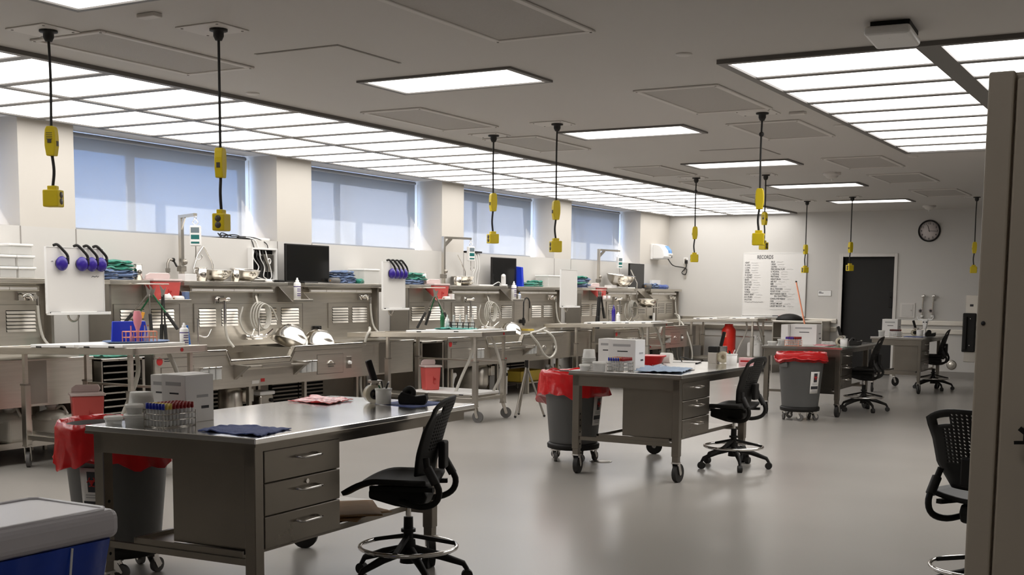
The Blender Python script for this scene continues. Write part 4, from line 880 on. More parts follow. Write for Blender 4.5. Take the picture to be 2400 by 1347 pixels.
towel('blue_pad', 'blue pad under the black tape dispenser, fourth desk', [dz(880,946)+Vector((0,0,.001)), dz(968,955)+Vector((0,0,.001)), dz(1062,944)+Vector((0,0,.001)), dz(965,938)+Vector((0,0,.001))], 'blue_towel', .002, 5, 12, .003, 'pad')
def tape_gun(label, p, rz, s_=1.):
    t = thing('tape_gun', label, 'tape gun', (p.x,p.y,p.z), rz)
    o = O('tape_roll', B().lathe([(.028,-.025),(.052,-.025),(.052,.025),(.028,.025),(.028,-.025)], 26), 'tape_clear', t); o.rotation_euler.x = pi/2; o.location.z = .052
    o = O('core', B().lathe([(.020,-.026),(.029,-.026),(.029,.026),(.020,.026),(.020,-.026)], 20), 'black_plastic', t); o.rotation_euler.x = pi/2; o.location.z = .052
    O('frame', B().bar((0,.03,.055),(.02,.03,.125),.012,.03).box(-.02,.06,-.028,.03,.115,.13).box(.045,.06,-.028,.03,.075,.13), 'steel_flat', t); O('handle', B().bar((.01,.0,.125),(-.03,.0,.245),.03,.036), 'black_plastic', t, bevel=.008)
    return t
def pen_cup(label, p, r=.045, h=.085, mt='milky', seed=2):
    rnd = random.Random(seed); t = thing('pen_cup', label, 'pen cup', (p.x,p.y,p.z), 0)
    O('cup', B().lathe([(.0001,0),(r*.92,0),(r,h),(r*.93,h),(r*.86,.006),(.0001,.006)], 22), mt, t); O('rim', B().lathe([(r,h-.012),(r*1.04,h-.010),(r*1.04,h),(r,h)], 22), mt, t)
    for k in range(7):
        a = rnd.uniform(0,6.28); d = rnd.uniform(.35,.75)*r; L_ = rnd.uniform(.10,.135)
        O('pen', B().cyl((d*cos(a)*-.5,d*sin(a)*-.5,.012),(d*cos(a),d*sin(a),L_),.0045,n=7), ['black_plastic','white_plastic','steel_flat','green_dark','black_plastic','ink','label_red'][k], t)
    return t
def tape_dispenser(label, p, rz):
    t = thing('tape_dispenser', label, 'tape dispenser', (p.x,p.y,p.z), rz)
    O('base', B().prism([(-.075,0),(.075,0),(.085,.03),(.08,.055),(.02,.045),(-.02,.06),(-.06,.07),(-.08,.04)], 'y', -.035, .035), 'black_plastic', t, bevel=.006)
    o = O('roll', B().lathe([(.012,-.012),(.038,-.012),(.038,.012),(.012,.012),(.012,-.012)], 20), 'black_rubber', t); o.rotation_euler.x = pi/2; o.location = (-.02,0,.062); O('cutter', B().box(.07,.088,-.014,.014,.052,.064), 'steel_dark', t)
    return t
tape_gun('tape gun with black handle on the fourth desk', Vector((-4.10,5.62,DZ)), radians(60)); pen_cup('milky pen cup full of pens on the fourth desk', Vector((-3.985,5.56,DZ+.006)), .046, .088); tape_dispenser('black desk tape dispenser on the fourth desk', Vector((-3.855,5.66,DZ+.006)), radians(25))
for k in range(5):
    p = desk1.matrix_basis @ Vector((.12+.012*k, .97+.03*k, .3285+.0065*k))
    o = O('paper_bag', B().surf(lambda u, v: ((u-.5)*.40, (v-.5)*.46, .006*abs(mnoise.noise(Vector((u*4,v*4,k*3.))))), 10, 10), 'kraft', solid=-.004); o.location = p; o.rotation_euler.z = .1+.16*k*(-1)**k
    tag(o, 'flattened brown paper bag, %s, under the fourth desk' % ['lowest of the pile','second lowest of the pile','middle of the pile','second from the pile top','topmost of the pile'][k], 'paper bag', 'flattened paper bags under a desk')
# ---- desk 2
carton('carton_box', 'white carton with side labels on the third desk', Vector((-4.24,9.42,DZ)), .25, .20, .245); carton('carton_box', 'narrow white carton at back of third desk', Vector((-4.44,9.52,DZ)), .13, .20, .245)
tub_stack('tall stack of paper cups on the third desk', Vector((-4.455,9.14,DZ)), .055, 8, .013, .075, 'cup stacks'); lidded_tub('lidded tub near the bin corner of third desk', Vector((-4.435,9.02,DZ)), .044, .05); lidded_tub('lidded tub beside rack on third desk', Vector((-4.31,9.04,DZ)), .055, .075)
r2 = Vector((-4.235,9.06,DZ)); wire_rack('wire rack of capped blood tubes on the third desk', r2, radians(-3), 7, 8, .0215)
blood_tubes(r2, radians(-3), 7, 8, lambda i, j: 'tube_blue' if j == 0 and i < 5 else ('tube_yellow' if j in (1,2) and i < 5 else 'tube_red'), .0215, 'the third desk from doorway', 'third desk rack')
t = thing('red_bowl', 'red plastic bowl on the third desk', 'bowl', (-4.30,10.05,DZ)); O('bowl', B().lathe([(.0001,0),(.10,0),(.135,.075),(.145,.075),(.145,.085),(.130,.083),(.095,.008),(.0001,.008)],30), 'red_plastic', t); O('rim', B().lathe([(.140,.078),(.15,.08),(.15,.087),(.14,.087)],30), 'red_plastic', t)
p = dz(1528,849); tag(O('paper_roll', B().cyl((-4.30,10.32,DZ+.05),(-4.20,10.32,DZ+.05),.05,n=20), 'paper'), 'white paper roll beside the red bowl', 'paper roll')
V2 = Vector((0,0,.003))
towel('surgical_drape', 'crumpled blue surgical drape on the third desk', [dz(1486,872)+V2*2.5, dz(1596,876)+V2*2.5, dz(1625,866)+V2*2.5, dz(1512,860)+V2*2.5], 'blue_drape', .014, 12, 26, .002, 'drape'); towel('clear_wrap', 'crumpled clear plastic wrap behind the blue drape', [dz(1530,862)+V2, dz(1560,864)+V2, dz(1564,858)+V2, dz(1535,857)+V2], 'drape_film', .018, 17, 20, .002, 'wrap')
towel('paper_sheet', 'large white paper sheet on the third desk', [dz(1552,864)+V2, dz(1628,868)+V2, dz(1630,848)+V2, dz(1556,846)+V2], 'paper', .002, 3, 8, .002, 'paper')
t = thing('clipboard', 'clipboard with a black strap on the third desk', 'clipboard', (-4.20,10.58,DZ+.004), .2); O('board', B().box(-.16,.16,-.12,.12,.005,.010), 'paper', t); O('backing', B().box(-.165,.165,-.125,.125,0,.005), 'black_plastic', t); O('strap', B().tube(bez([(.02,-.12,.012),(.0,-.06,.05),(.06,0,.03),(.10,.05,.02)],14),.006,6), 'black_rubber', t)
t = thing('label_printer', 'grey label printer with black handpiece on the third desk', 'label printer', (-3.93,10.72,DZ), .1); O('body', B().box(-.055,.03,-.06,.06,0,.10), 'steel_flat', t, bevel=.006); O('top_cover', B().box(-.055,.03,-.06,.06,.10,.155), 'black_plastic', t, bevel=.008); o = O('roll', B().lathe([(.02,-.02),(.055,-.02),(.055,.02),(.02,.02),(.02,-.02)],20), 'tape_clear', t); o.rotation_euler.x = pi/2; o.location = (.075,0,.056); O('handpiece', B().bar((.045,.02,.155),(.075,.02,.29),.034,.03), 'black_plastic', t, bevel=.008); O('carrier', B().box(.03,.10,.0,.045,.09,.157), 'steel_polish', t)
pen_cup('white square pen holder on the third desk', Vector((-3.735,10.62,DZ)), .05, .095, 'white_plastic', 5)
t = thing('glove_box', 'small pink and white glove box on the third desk', 'box', (-3.63,10.80,DZ), .1); O('carton', B().box(-.085,.085,-.05,.05,0,.055), 'pink_box', t, bevel=.002, seg=1); O('printed_band', B().box(-.07,.03,-.0508,-.05,.018,.034), 'label_red', t); O('top_slot', B().box(-.05,.05,-.02,.02,.055,.0558), 'paper', t)
# ---- desk 3
carton('carton_box', 'white carton with handle slot on the second desk', Vector((-4.48,15.55,DZ)), .34, .24, .255); carton('carton_box', 'white carton standing beside another on the second desk', Vector((-4.70,15.45,DZ)), .09, .22, .25, marks=False)
lidded_tub('pale lidded tub at the bin side of second desk', Vector((-4.74,14.98,DZ)), .06, .05); lidded_tub('pale lidded tub beside rack on second desk', Vector((-4.66,15.10,DZ)), .05, .075)
r3 = Vector((-4.55,14.93,DZ)); wire_rack('wire rack of capped tubes on the second desk', r3, 0, 8, 7, .0215, 'salmon')
blood_tubes(r3, 0, 8, 7, lambda i, j: 'tube_blue' if j == 0 and i < 5 else ('tube_red' if j > 1 or i > 4 else None), .0215, 'the second desk from doorway', 'second desk rack')
D3 = lambda x, y: onz(x, y, DZ)+V2
towel('white_towel', 'folded white towel on the second desk', [Vector((-4.27,15.5,DZ+.03)), Vector((-4.08,15.45,DZ+.03)), Vector((-4.05,15.7,DZ+.03)), Vector((-4.25,15.75,DZ+.03))], 'paper', .03, 6, 16, .004)
bpy.data.objects['white_towel'].location.z = DZ+.0035
towel('specimen_bag', 'pink specimen bag lying on the second desk', [Vector((-4.28,15.15,DZ+.004)), Vector((-4.08,15.12,DZ+.004)), Vector((-4.05,15.38,DZ+.004)), Vector((-4.26,15.4,DZ+.004))], 'pink_tube', .012, 21, 16, .004, 'bag')
towel('paper_sheet', 'white paper sheet at front edge of second desk', [Vector((-4.34,14.9,DZ+.001)), Vector((-4.10,14.9,DZ+.001)), Vector((-4.08,15.1,DZ+.001)), Vector((-4.32,15.1,DZ+.001))], 'paper', .003, 2, 8, .002, 'paper')
tape_gun('tape gun with black handle on the second desk', Vector((-3.99,15.35,DZ)), radians(30)); pen_cup('white pen cup packed with pens on the second desk', Vector((-3.90,15.2,DZ)), .046, .10, 'white_plastic', 11)
tag(O('green_ruler', B().box(-.16,.16,-.015,.015,0,.003), 'green_dark', bevel=.001, seg=1), 'green ruler lying across the second desk', 'ruler').location = (-3.93,15.06,DZ)
tape_dispenser('black desk tape dispenser on the second desk', Vector((-3.90,15.75,DZ)), radians(20))
# ---- desk 4
carton('carton_box', 'white carton with handle slot on the desk nearest doorway', Vector((-4.36,19.9,DZ)), .24, .24, .26); lidded_tub('wide pale tub on the desk nearest doorway', Vector((-4.42,19.5,DZ)), .05, .09)
r4 = Vector((-4.28,19.45,DZ)); wire_rack('wire rack of black capped tubes on the desk nearest doorway', r4, 0, 8, 5, .0215, 'steel_polish')
blood_tubes(r4, 0, 8, 5, lambda i, j: 'black_plastic' if j == 0 else 'tube_red' if j == 3 else None, .0215, 'the desk nearest the doorway', 'doorway desk rack')
tape_gun('tape gun with black handle on the desk nearest doorway', Vector((-4.02,20.0,DZ)), radians(30)); pen_cup('white cup on the desk nearest doorway', Vector((-3.93,19.95,DZ)), .055, .10, 'white_plastic', 4); tape_dispenser('black tape dispenser on the desk nearest doorway', Vector((-3.80,20.1,DZ)), radians(20))
towel('blue_pad', 'blue pad on the desk nearest the doorway', [Vector((-4.07,19.4,DZ+.001)), Vector((-3.78,19.38,DZ+.001)), Vector((-3.78,19.7,DZ+.001)), Vector((-4.07,19.75,DZ+.001))], 'blue_towel', .003, 5, 10, .003, 'pad')
t = thing('skull_ornament', 'white horned skull ornament on the desk nearest doorway', 'ornament', (-3.97, 20.55, DZ))
O('pedestal', B().lathe([(.0001,0),(.06,0),(.05,.02),(.018,.04),(.018,.10),(.03,.12),(.0001,.12)],16), 'white_plastic', t); O('skull', B().prism([(-.05,.26),(.05,.26),(.035,.18),(.018,.10),(-.018,.10),(-.035,.18)],'y',-.03,.03), 'white_plastic', t, bevel=.012)
for s_ in (-1,1): O('horn', B().tube(bez([(s_*.04,0,.25),(s_*.10,0,.25),(s_*.13,0,.30)],10),[.018-.0012*i for i in range(11)],8), 'white_plastic', t); O('eye_socket', B().ball((s_*.024,-.03,.21),.011), 'ink', t)
# ================================================================ THINGS ON AND AROUND THE STATIONS
ZS = 1.576
SN = {1: 'fourth station', 2: 'third station', 3: 'second station', 4: 'corner station'}
def folded(name, label, p, w_, d, h, mt, rz=0., seed=0, grp=None, sag=.012):
    b = B(); off = Vector((seed*3.7, seed*1.3, 0)); nu, nv = 14, 14
    def top(u, v, s_):
        x = (u-.5)*d; y = (v-.5)*w_; e = min(u, 1-u, v, 1-v); r = min(1., e/.14); hh = h/2*sqrt(max(0., 1-(1-r)**2))
        n_ = mnoise.noise(Vector((x*16, y*16, seed))+off); m_ = mnoise.noise(Vector((x*30, y*30, -seed))+off)
        return (x+.010*m_, y+.012*n_, h/2+s_*hh+(n_*sag if s_ > 0 else 0)+(.006*sin(3*v*pi+seed) if s_ > 0 else 0))
    b.surf(lambda u, v: top(u, v, 1), nu, nv); b.surf(lambda u, v: top(1-u, v, -1), nu, nv)
    o = O(name, b, mt); o.location = p; o.rotation_euler.z = rz
    return tag(o, label, 'towel', grp)
def towel_pile(k, l0, items, w_, nm, seed, x=.17):
    z = ZS
    for i, (c_, dl, ww) in enumerate(items):
        h = .034
        mt = {'b': 'slate_towel', 'g': 'green_towel', 'n': 'blue_towel'}[c_]; cn = {'b': 'slate blue', 'g': 'green', 'n': 'navy blue'}[c_]
        o = folded('folded_towel', '%s towel, %s in the pile %s of %s' % (cn, ['lowest','second lowest','third','fourth','fifth','sixth'][i] if i < len(items)-1 else 'topmost', nm, SN[k]), sp(k, x+.015*random.uniform(-1,1), l0+dl, z-.003), abs(ww), .22, h, mt, random.uniform(-.15,.15), seed+i, 'towels %s, %s' % (nm, SN[k]), .016)
        z += h*.93
def canister(label, p, r, h, mt='steel_polish', handle=True, rz=0.):
    t = thing('steel_canister', label, 'canister', p, rz, 'steel canisters on station shelves')
    O('body', B().lathe([(.0001,0),(r,0),(r,h),(r*.93,h),(r*.93,.01),(.0001,.01)],22), mt, t); O('rim', B().lathe([(r,h-.008),(r*1.05,h-.004),(r*1.05,h),(r,h)],22), mt, t)
    if handle: O('handle', B().tube([(0,-r,h*.82),(0,-r-.035,h*.8),(0,-r-.04,h*.5),(0,-r-.03,h*.25),(0,-r,h*.2)],.006,6), mt, t)
    return t
def bowl(label, p, r, h, tilt=(0,0,0), down=False, mt='steel_polish'):
    t = thing('steel_bowl', label, 'bowl', p, 0, 'steel mixing bowls')
    pr = [(.0001,0),(r*.42,0),(r*.70,h*.22),(r*.90,h*.58),(r,h),(r*1.04,h+.002),(r*1.04,h-.003),(r*.97,h-.004)]+[(r*.87,h*.58),(r*.67,h*.25),(r*.4,.006),(.0001,.006)]
    o = O('bowl', B().lathe(pr, 40), mt, t); f_ = O('foot_ring', B().lathe([(r*.38,-.004),(r*.42,-.004),(r*.42,.002),(r*.38,.002)],30), mt, t); O('rim', B().tube([(r*1.03*cos(a),r*1.03*sin(a),h) for a in [2*pi*i/40 for i in range(40)]],.004,5,closed=True), mt, t)
    if down: t.rotation_euler = (pi+tilt[0], tilt[1], tilt[2])
    else: t.rotation_euler = tilt
    return t
def sharps(label, p, w_=.34, d=.14, h=.20, rz=0., wall=True):
    t = thing('sharps_container', label, 'sharps container', p, rz, 'red sharps containers')
    b = B(); a0, a1 = .86, 1.
    b._add([(-d/2*a0,-w_/2*a0,0),(d/2*a0,-w_/2*a0,0),(d/2*a0,w_/2*a0,0),(-d/2*a0,w_/2*a0,0),(-d/2,-w_/2,h),(d/2,-w_/2,h),(d/2,w_/2,h),(-d/2,w_/2,h)],[(3,2,1,0),(4,5,6,7),(0,1,5,4),(1,2,6,5),(2,3,7,6),(3,0,4,7)])
    O('body', b, 'sharps_red', t, bevel=.012, seg=2); O('lid', B().box(-d/2-.01,d/2+.01,-w_/2-.012,w_/2+.012,h,h+.022), 'sharps_clear', t, bevel=.006)
    O('hinged_flap', B().prism([(-w_*.46,h+.02),(w_*.40,h+.02),(w_*.46,h+.05),(w_*.40,h+.085),(-w_*.30,h+.085),(-w_*.44,h+.06)],'x',-d/2,-d/2+.02), 'sharps_clear', t, bevel=.006, seg=1)
    s_ = O('biohazard_symbol', B().tube([(d/2+.003,.10*w_+.012*cos(a),h*.48+.012*sin(a)) for a in [2*pi*i/14 for i in range(14)]],.003,5,closed=True).ball((d/2+.0,.10*w_,h*.48),.006), 'label_red', t)
    O('print_line', B().box(d/2-.004,d/2+.0015,.06*w_,.16*w_,h*.26,h*.29).box(d/2-.004,d/2+.0015,.02*w_,.03*w_,h*.3,h*.6), 'label_red', t)
    return t
def bottle(label, p, r, h, mt='white_plastic', cap='white_plastic', marks='ink_purple', kind='aerosol', rz=0.):
    t = thing('spray_bottle' if kind != 'jar' else 'bottle', label, 'bottle', p, rz, 'bottles at the stations')
    if kind == 'aerosol': pr = [(.0001,0),(r,0),(r,h*.74),(r*.8,h*.80),(r*.35,h*.83),(r*.35,h*.84)]
    else: pr = [(.0001,0),(r,0),(r,h*.66),(r*.75,h*.78),(r*.3,h*.84),(r*.3,h*.86)]
    O('body', B().lathe(pr,20), mt, t); O('cap', B().lathe([(r*.5,h*.83),(r*.5,h*.89),(r*.28,h*.91),(r*.22,h),(.0001,h)],16), cap, t)
    if marks:
        for i, z in enumerate((.60,.50,.42,.30,.22)): O('print_line', B().lathe([(r*1.004,h*z),(r*1.012,h*(z+.012)),(r*1.012,h*(z+.03)),(r*1.004,h*(z+.04))],20) if i == 0 else B().surf(lambda u, v, z=z: (r*1.01*cos(-.9+1.3*u), r*1.01*sin(-.9+1.3*u), h*(z+.035*v)), 6, 1), marks, t)
    return t
def scale(k, l, arm, label):
    base = sp(k, .10, l, ZS)
    t = thing('scale_stand', 'grey steel scale gallows on the shelf of the %s' % SN[k], 'stand', base, group='scale gallows')
    O('post', B().box(-.022,.022,-.022,.022,0,.69), 'steel_flat', t, bevel=.003, seg=1); a = Vector((arm[0],arm[1],0)); e = a+Vector((0,0,.675))
    O('arm', B().bar((0,0,.675),e,.04,.03), 'steel_flat', t); O('gusset', B().bar((0,0,.55),a*.28+Vector((0,0,.67)),.012,.05), 'steel_flat', t); O('foot_plate', B().box(-.05,.05,-.05,.05,0,.008), 'steel_flat', t); O('clamp', B().box(-.035,.035,-.04,.04,.10,.16).ball((.02,.03,.2),.03), 'steel_dark', t, bevel=.005, seg=1); O('eye_bolt', B().tube([(e.x+.015*cos(q),e.y,e.z-.03+.015*sin(q)) for q in [2*pi*i/12 for i in range(12)]],.004,5,closed=True), 'chrome', t)
    s_ = thing('hanging_scale', label, 'scale', base+e+Vector((0,0,-.05)), radians(-22) if k != 2 else radians(-55), 'hanging digital scales')
    O('body', B().box(-.03,.03,-.055,.055,-.27,-.06), 'white_plastic', s_, bevel=.012); O('display', B().box(.029,.0315,-.042,.042,-.135,-.08), 'lcd', s_); O('key_panel', B().box(.029,.0315,-.042,.042,-.20,-.155), 'scale_teal', s_); O('name_strip', B().box(.029,.0315,-.042,.042,-.245,-.225), 'scale_teal', s_)
    O('shackle', B().tube([(0,.0,-.06),(0,-.03,-.03),(0,0,.01),(0,.03,-.03)],.007,6,closed=True), 'chrome', s_); O('hook', B().tube([(0,0,-.27),(0,0,-.34)]+arc((0,.028,-.375),.032,pi*.9,pi*2.2,12,'yz'),.006,6), 'chrome', s_)
def monitor(k, l0, l1, z0, z1, label, rz=0., x=.21):
    t = thing('flat_monitor', label, 'monitor', sp(k, x, (l0+l1)/2, ZS), rz, 'black monitors at the stations'); w_ = l1-l0; zz = z0-ZS
    O('panel', B().box(-.02,.012,-w_/2,w_/2,zz,z1-ZS), 'black_plastic', t, bevel=.005); O('screen', B().box(.012,.0135,-w_/2+.014,w_/2-.014,zz+.018,z1-ZS-.014), 'screen', t)
    O('stand_neck', B().box(-.05,-.02,-.04,.04,.0,(z1-ZS)*.6), 'black_plastic', t); O('stand_foot', B().box(-.10,.06,-.13,.13,0,.014), 'black_plastic', t, bevel=.005, seg=1)
    return t
def clear_box(label, p, sx, sy, sz, grp='translucent storage boxes'):
    t = thing('storage_box', label, 'storage box', p, 0, grp)
    O('tub', B().box(-sx/2+.01,sx/2-.01,-sy/2+.01,sy/2-.01,0,sz-.02), 'milky', t, bevel=.008, seg=2); O('lid', B().box(-sx/2,sx/2,-sy/2,sy/2,sz-.022,sz), 'white_plastic', t, bevel=.005, seg=1)
    return t
def paper_roll(label, p, r, L_, ax='y', mt='paper'):
    t = thing('paper_roll', label, 'paper roll', p); d = Vector((0,1,0)) if ax == 'y' else Vector((1,0,0))
    o = O('roll', B().lathe([(r*.35,0),(r,0),(r,L_),(r*.35,L_),(r*.35,0)],24), mt, t); o.rotation_euler = (-pi/2,0,0) if ax == 'y' else (0,pi/2,0); o.location.z = r
    c_ = O('core', B().lathe([(r*.30,-.001),(r*.36,-.001),(r*.36,L_+.001),(r*.30,L_+.001)],18), 'kraft', t); c_.rotation_euler = o.rotation_euler; c_.location.z = r
    return t
def lopper(label, p, c1, c2, sprd, L_=.46, rz=0., lean=0.):
    t = thing('loppers', label, 'loppers', p, rz, 'hanging rib loppers')
    O('blades', B().prism([(-.03,0),(-.012,-.10),(.012,-.10),(.035,-.02),(.01,-.05)],'x',-.006,.006).cyl((-.012,0,-.10),(.012,0,-.10),.018), 'steel_dark', t)
    for s_ in (-1,1):
        y1 = s_*sprd+lean
        O('arm', B().bar((s_*.006,s_*.008,-.10),(s_*.006,y1*.55,-.10-L_*.5),.014,.034,up=(1,0,0)), c1, t, bevel=.003, seg=1); O('grip', B().bar((s_*.006,y1*.52,-.10-L_*.48),(s_*.006,y1,-.10-L_*.95),.032,.042,up=(1,0,0)), c2, t, bevel=.008)
    if 'amber' in label: O('collar', B().bar((0,-.052,-.27),(0,-.072,-.33),.032,.036,up=(1,0,0)), 'amber', t, bevel=.004)
    return t
def flask_pt(): pass
# ---- station shelves, per station
# third station (widest monitor)
towel_pile(2, .29, [('b',0,.40),('b',.01,.42),('b',-.01,.40),('g',.02,.34),('g',.03,.33),('g',.0,.36)], .38, 'at the near shelf end', 11)
canister('lone steel canister beside the towels, third station', sp(2,.22,.572,ZS), .042, .16, handle=False)
sharps('red sharps container on the tray of the third station', sp(2,.283,.84,1.3635), .38, .15, .205)
paper_roll('paper roll lying on the tray of the third station', sp(2,.400,.88,1.3635), .029, .12)
tag(O('crumpled_tissue', B().ball((0,0,.035),.045,14,10,(.8,1.1,.9)), 'paper'), 'crumpled white tissue on the tray of the third station', 'tissue').location = sp(2,.405,.79,1.362)
_m = bpy.data.objects['crumpled_tissue'].data
for v in _m.vertices: v.co *= 1+.35*mnoise.noise(v.co*40)
for v in _m.vertices: v.co.z = max(v.co.z, .0005)
carton('supply_box', 'small blue and white box on the tray, third station', sp(2,.40,1.045,1.363), .05, .06, .10, marks=False); [c for c in bpy.data.objects['supply_box'].children if c.name.startswith('carton')][0].data.materials[0] = MAT['slate_towel']
carton('supply_box', 'small white box beside the scale post, third station', sp(2,.28,1.20,ZS), .10, .17, .07, marks=False)
lopper('loppers with green arms hanging at the third station', sp(2,.47,.52,1.53), 'green_dark', 'black_rubber', .24, .36, -.9); lopper('loppers with grey arms and amber collar hanging at the third station', sp(2,.50,.44,1.53), 'steel_dark', 'black_rubber', .16, .38, -.8, -.14); lopper('long black cutters hanging at the third station', sp(2,.53,.60,1.53), 'black_rubber', 'black_rubber', .03, .60, -.9)
scale(2, 1.30, (.40,-.2), 'white hanging scale at the third station')
canister('steel mug with handle behind scale post, third station', sp(2,.24,1.44,ZS), .062, .145)
bowl('steel bowl beside the mug on the shelf, third station', sp(2,.215,1.70,ZS+.005), .165, .115); canister('steel canister between two bowls, third station', sp(2,.25,1.955,ZS), .045, .135, handle=False)
bowl('tilted steel bowl near the cable box, third station', sp(2,.17,2.20,ZS+.016), .165, .12, (0,.10,0))
tag(O('bent_rod', B().tube([(.022,1.56,ZS),(.022,1.56,1.72),(.022,1.62,1.86),(.022,1.70,1.955),(.022,1.715,1.95),(.022,1.83,1.80),(.022,1.85,1.76),(.022,1.85,ZS)],.009,8), 'chrome'), 'thin bent chrome rod rising behind the bowls, third station', 'rod').location = (WX, SY0[2], 0)
t = thing('standpipe', 'brass standpipe tap behind the sharps container, third station', 'tap', sp(2,.06,1.14,ZS)); O('riser', B().tube([(0,0,0),(0,0,.18),(.0,.02,.22),(0,.08,.22)],.014,8), 'steel_dark', t); O('lever', B().bar((0,.08,.22),(.05,.08,.15),.014).ball((0,.08,.22),.022), 'black_plastic', t); O('union', B().cyl((0,0,.09),(0,0,.13),.024), 'steel_dark', t)
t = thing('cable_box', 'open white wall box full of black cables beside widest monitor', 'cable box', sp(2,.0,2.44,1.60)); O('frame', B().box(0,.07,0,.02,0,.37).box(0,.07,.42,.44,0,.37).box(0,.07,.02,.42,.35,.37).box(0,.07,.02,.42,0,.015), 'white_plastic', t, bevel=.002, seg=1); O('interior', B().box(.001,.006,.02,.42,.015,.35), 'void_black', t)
O('arm_post', B().box(.02,.06,.14,.19,.0,.28).bar((.04,.16,.27),(.04,.06,.33),.03), 'black_plastic', t); O('device', B().box(.01,.05,.22,.40,.10,.30), 'steel_flat', t, bevel=.004, seg=1); O('ring', B().tube([(.055,.31+.025*cos(a),.22+.03*sin(a)) for a in [2*pi*i/14 for i in range(14)]],.007,6,closed=True), 'white_plastic', t)
for q in range(5): O('cable', B().tube(bez([(.05,.05+.05*q,.34),(.07,.02+.06*q,.25),(.06,.12+.05*q,.15),(.07,.05+.07*q,.05),(.06,.2+.03*q,.015)],18),.006,6), 'black_rubber' if q % 2 else 'white_plastic', t)
monitor(2, 2.85, 3.66, 1.585, 2.03, 'widest black monitor, beside the open cable box')
t = thing('sill_laptop', 'black keyboard tray with tangled cables on the window sill', 'keyboard', (-9.78, 10.42, 2.062)); O('tray', B().box(-.12,.12,0,.50,0,.014), 'black_plastic', t, bevel=.003, seg=1); O('cable_tangle', B().tube(bez([(random.uniform(-.08,.08),.05+.02*q+random.uniform(-.05,.05),.02+.05*random.random()) for q in range(16)],60),.006,5), 'black_rubber', t)
O('cable', B().tube(bez([(.08,.3,.02),(.17,.38,.005),(.195,.42,-.1),(.19,.5,-.3),(.19,.52,-.4)],20),.006,6), 'black_rubber', t); O('cable', B().tube(bez([(.05,.2,.03),(.1,.5,.03),(.19,.62,-.03),(.195,.66,-.1)],20),.006,6), 'black_rubber', t); O('cable', B().tube(bez([(.08,.34,.02),(.18,.44,.0),(.195,.50,-.12),(.19,.55,-.2)],20),.006,6), 'white_plastic', t)
tag(O('router', B().box(-.06,.06,-.14,.14,0,.03), 'white_plastic', bevel=.01), 'flat white router on the window sill', 'router').location = (-9.74,11.09,2.062)
t = thing('computer_mouse', 'white computer mouse on the shelf, third station', 'mouse', sp(2,.26,2.50,ZS)); O('shell', B().ball((0,0,.012),.055,16,8,(.6,1,.42)), 'white_plastic', t); O('cable', B().tube(bez([(-.03,.0,.015),(-.08,.1,.01),(-.12,.22,.006)],10),.003,5), 'white_plastic', t)
for v in [c for c in t.children if c.name.startswith('shell')][0].data.vertices: v.co.z = max(v.co.z, 0)
tag(O('card_reader', B().box(-.04,.04,-.05,.05,0,.028), 'black_plastic', bevel=.004, seg=1), 'small black card reader beside the mouse, third station', 'card reader').location = sp(2,.28,2.66,ZS)
bottle('white spray bottle with purple print on the third station tray', sp(2,.36,2.88,1.363), .042, .27)
paper_roll('grey rolled towel beside the monitor, third station', sp(2,.28,3.60,ZS), .034, .16, 'y', 'grey_rubber')
towel_pile(2, 3.97, [('b',0,.32),('b',.01,.33),('b',-.01,.32),('b',.0,.30),('b',-.02,.26)], .3, 'at the far shelf end', 31)
folded('folded_towel', 'small green towel beside the slate pile, third station', sp(2,.22,4.20,ZS+.002), .11, .18, .06, 'green_towel', .2, 41)
clear_box('translucent storage box at far shelf end, third station', sp(2,.17,4.44,ZS), .26, .34, .19)
bowl('upside-down steel bowl leaning in the sink, third station', sp(2,.66,2.46,1.072), .22, .19, (-.42,.1,0), True); bowl('upside-down steel bowl flat in the sink, third station', sp(2,.64,2.96,1.022), .205, .18, (-.2,.05,0), True)
# fourth station: boxes
for q, (l, z) in enumerate(((3.90,0),(4.10,0),(4.30,0),(3.89,1),(4.09,1),(4.29,1),(4.24,2))):
    clear_box('translucent storage box, %s, %s, fourth station' % (['bottom tier','middle tier','lone on top tier'][z], ['farthest from board','middle of three','nearest the muffs board','farthest from board','middle of three','nearest the muffs board','of the stack'][q]), sp(1,.17,l,ZS+.103*z), .28, .195 if z < 2 else .26, .10, 'stacked storage boxes')
bottle('white bottle with grey cap on the tray, fourth station', sp(1,.35,2.88,1.363), .04, .24)
# second station
towel_pile(3, .36, [('b',0,.38),('b',.02,.38),('g',.06,.40),('g',.05,.38),('g',.0,.36)], .4, 'at the near shelf end', 51)
sharps('red sharps container on the tray of the second station', sp(3,.283,.86,1.3635), .38, .15, .21); paper_roll('paper roll lying on the tray of the second station', sp(3,.405,.84,1.3635), .030, .13)
carton('supply_box', 'open white tissue box on the tray, second station', sp(3,.40,1.045,1.3635), .06, .06, .09, marks=False)
lopper('loppers with green arm hanging at the second station', sp(3,.47,.54,1.53), 'green_dark', 'black_rubber', .14, .42, -.9); lopper('long dark cutters hanging spread at the second station', sp(3,.52,.44,1.53), 'steel_dark', 'black_rubber', .24, .46, -.9)
canister('steel tool holder behind the towels, second station', sp(3,.07,.80,ZS), .06, .17, handle=False)
scale(3, 1.30, (.16,.48), 'white hanging scale at the second station')
canister('steel mug with handle, second station', sp(3,.24,1.46,ZS), .055, .13); bowl('steel bowl beside the mug, second station', sp(3,.175,1.70,ZS+.03), .165, .10); bowl('shallow steel bowl underneath another, second station', sp(3,.175,1.72,ZS), .15, .05)
tag(O('bent_rod', B().tube([(.06,1.95,ZS),(.06,1.95,1.78),(.06,1.90,1.84),(.06,1.74,2.02)],.009,8), 'chrome'), 'thin bent chrome rod on the shelf, second station', 'rod').location = (WX, SY0[3], 0)
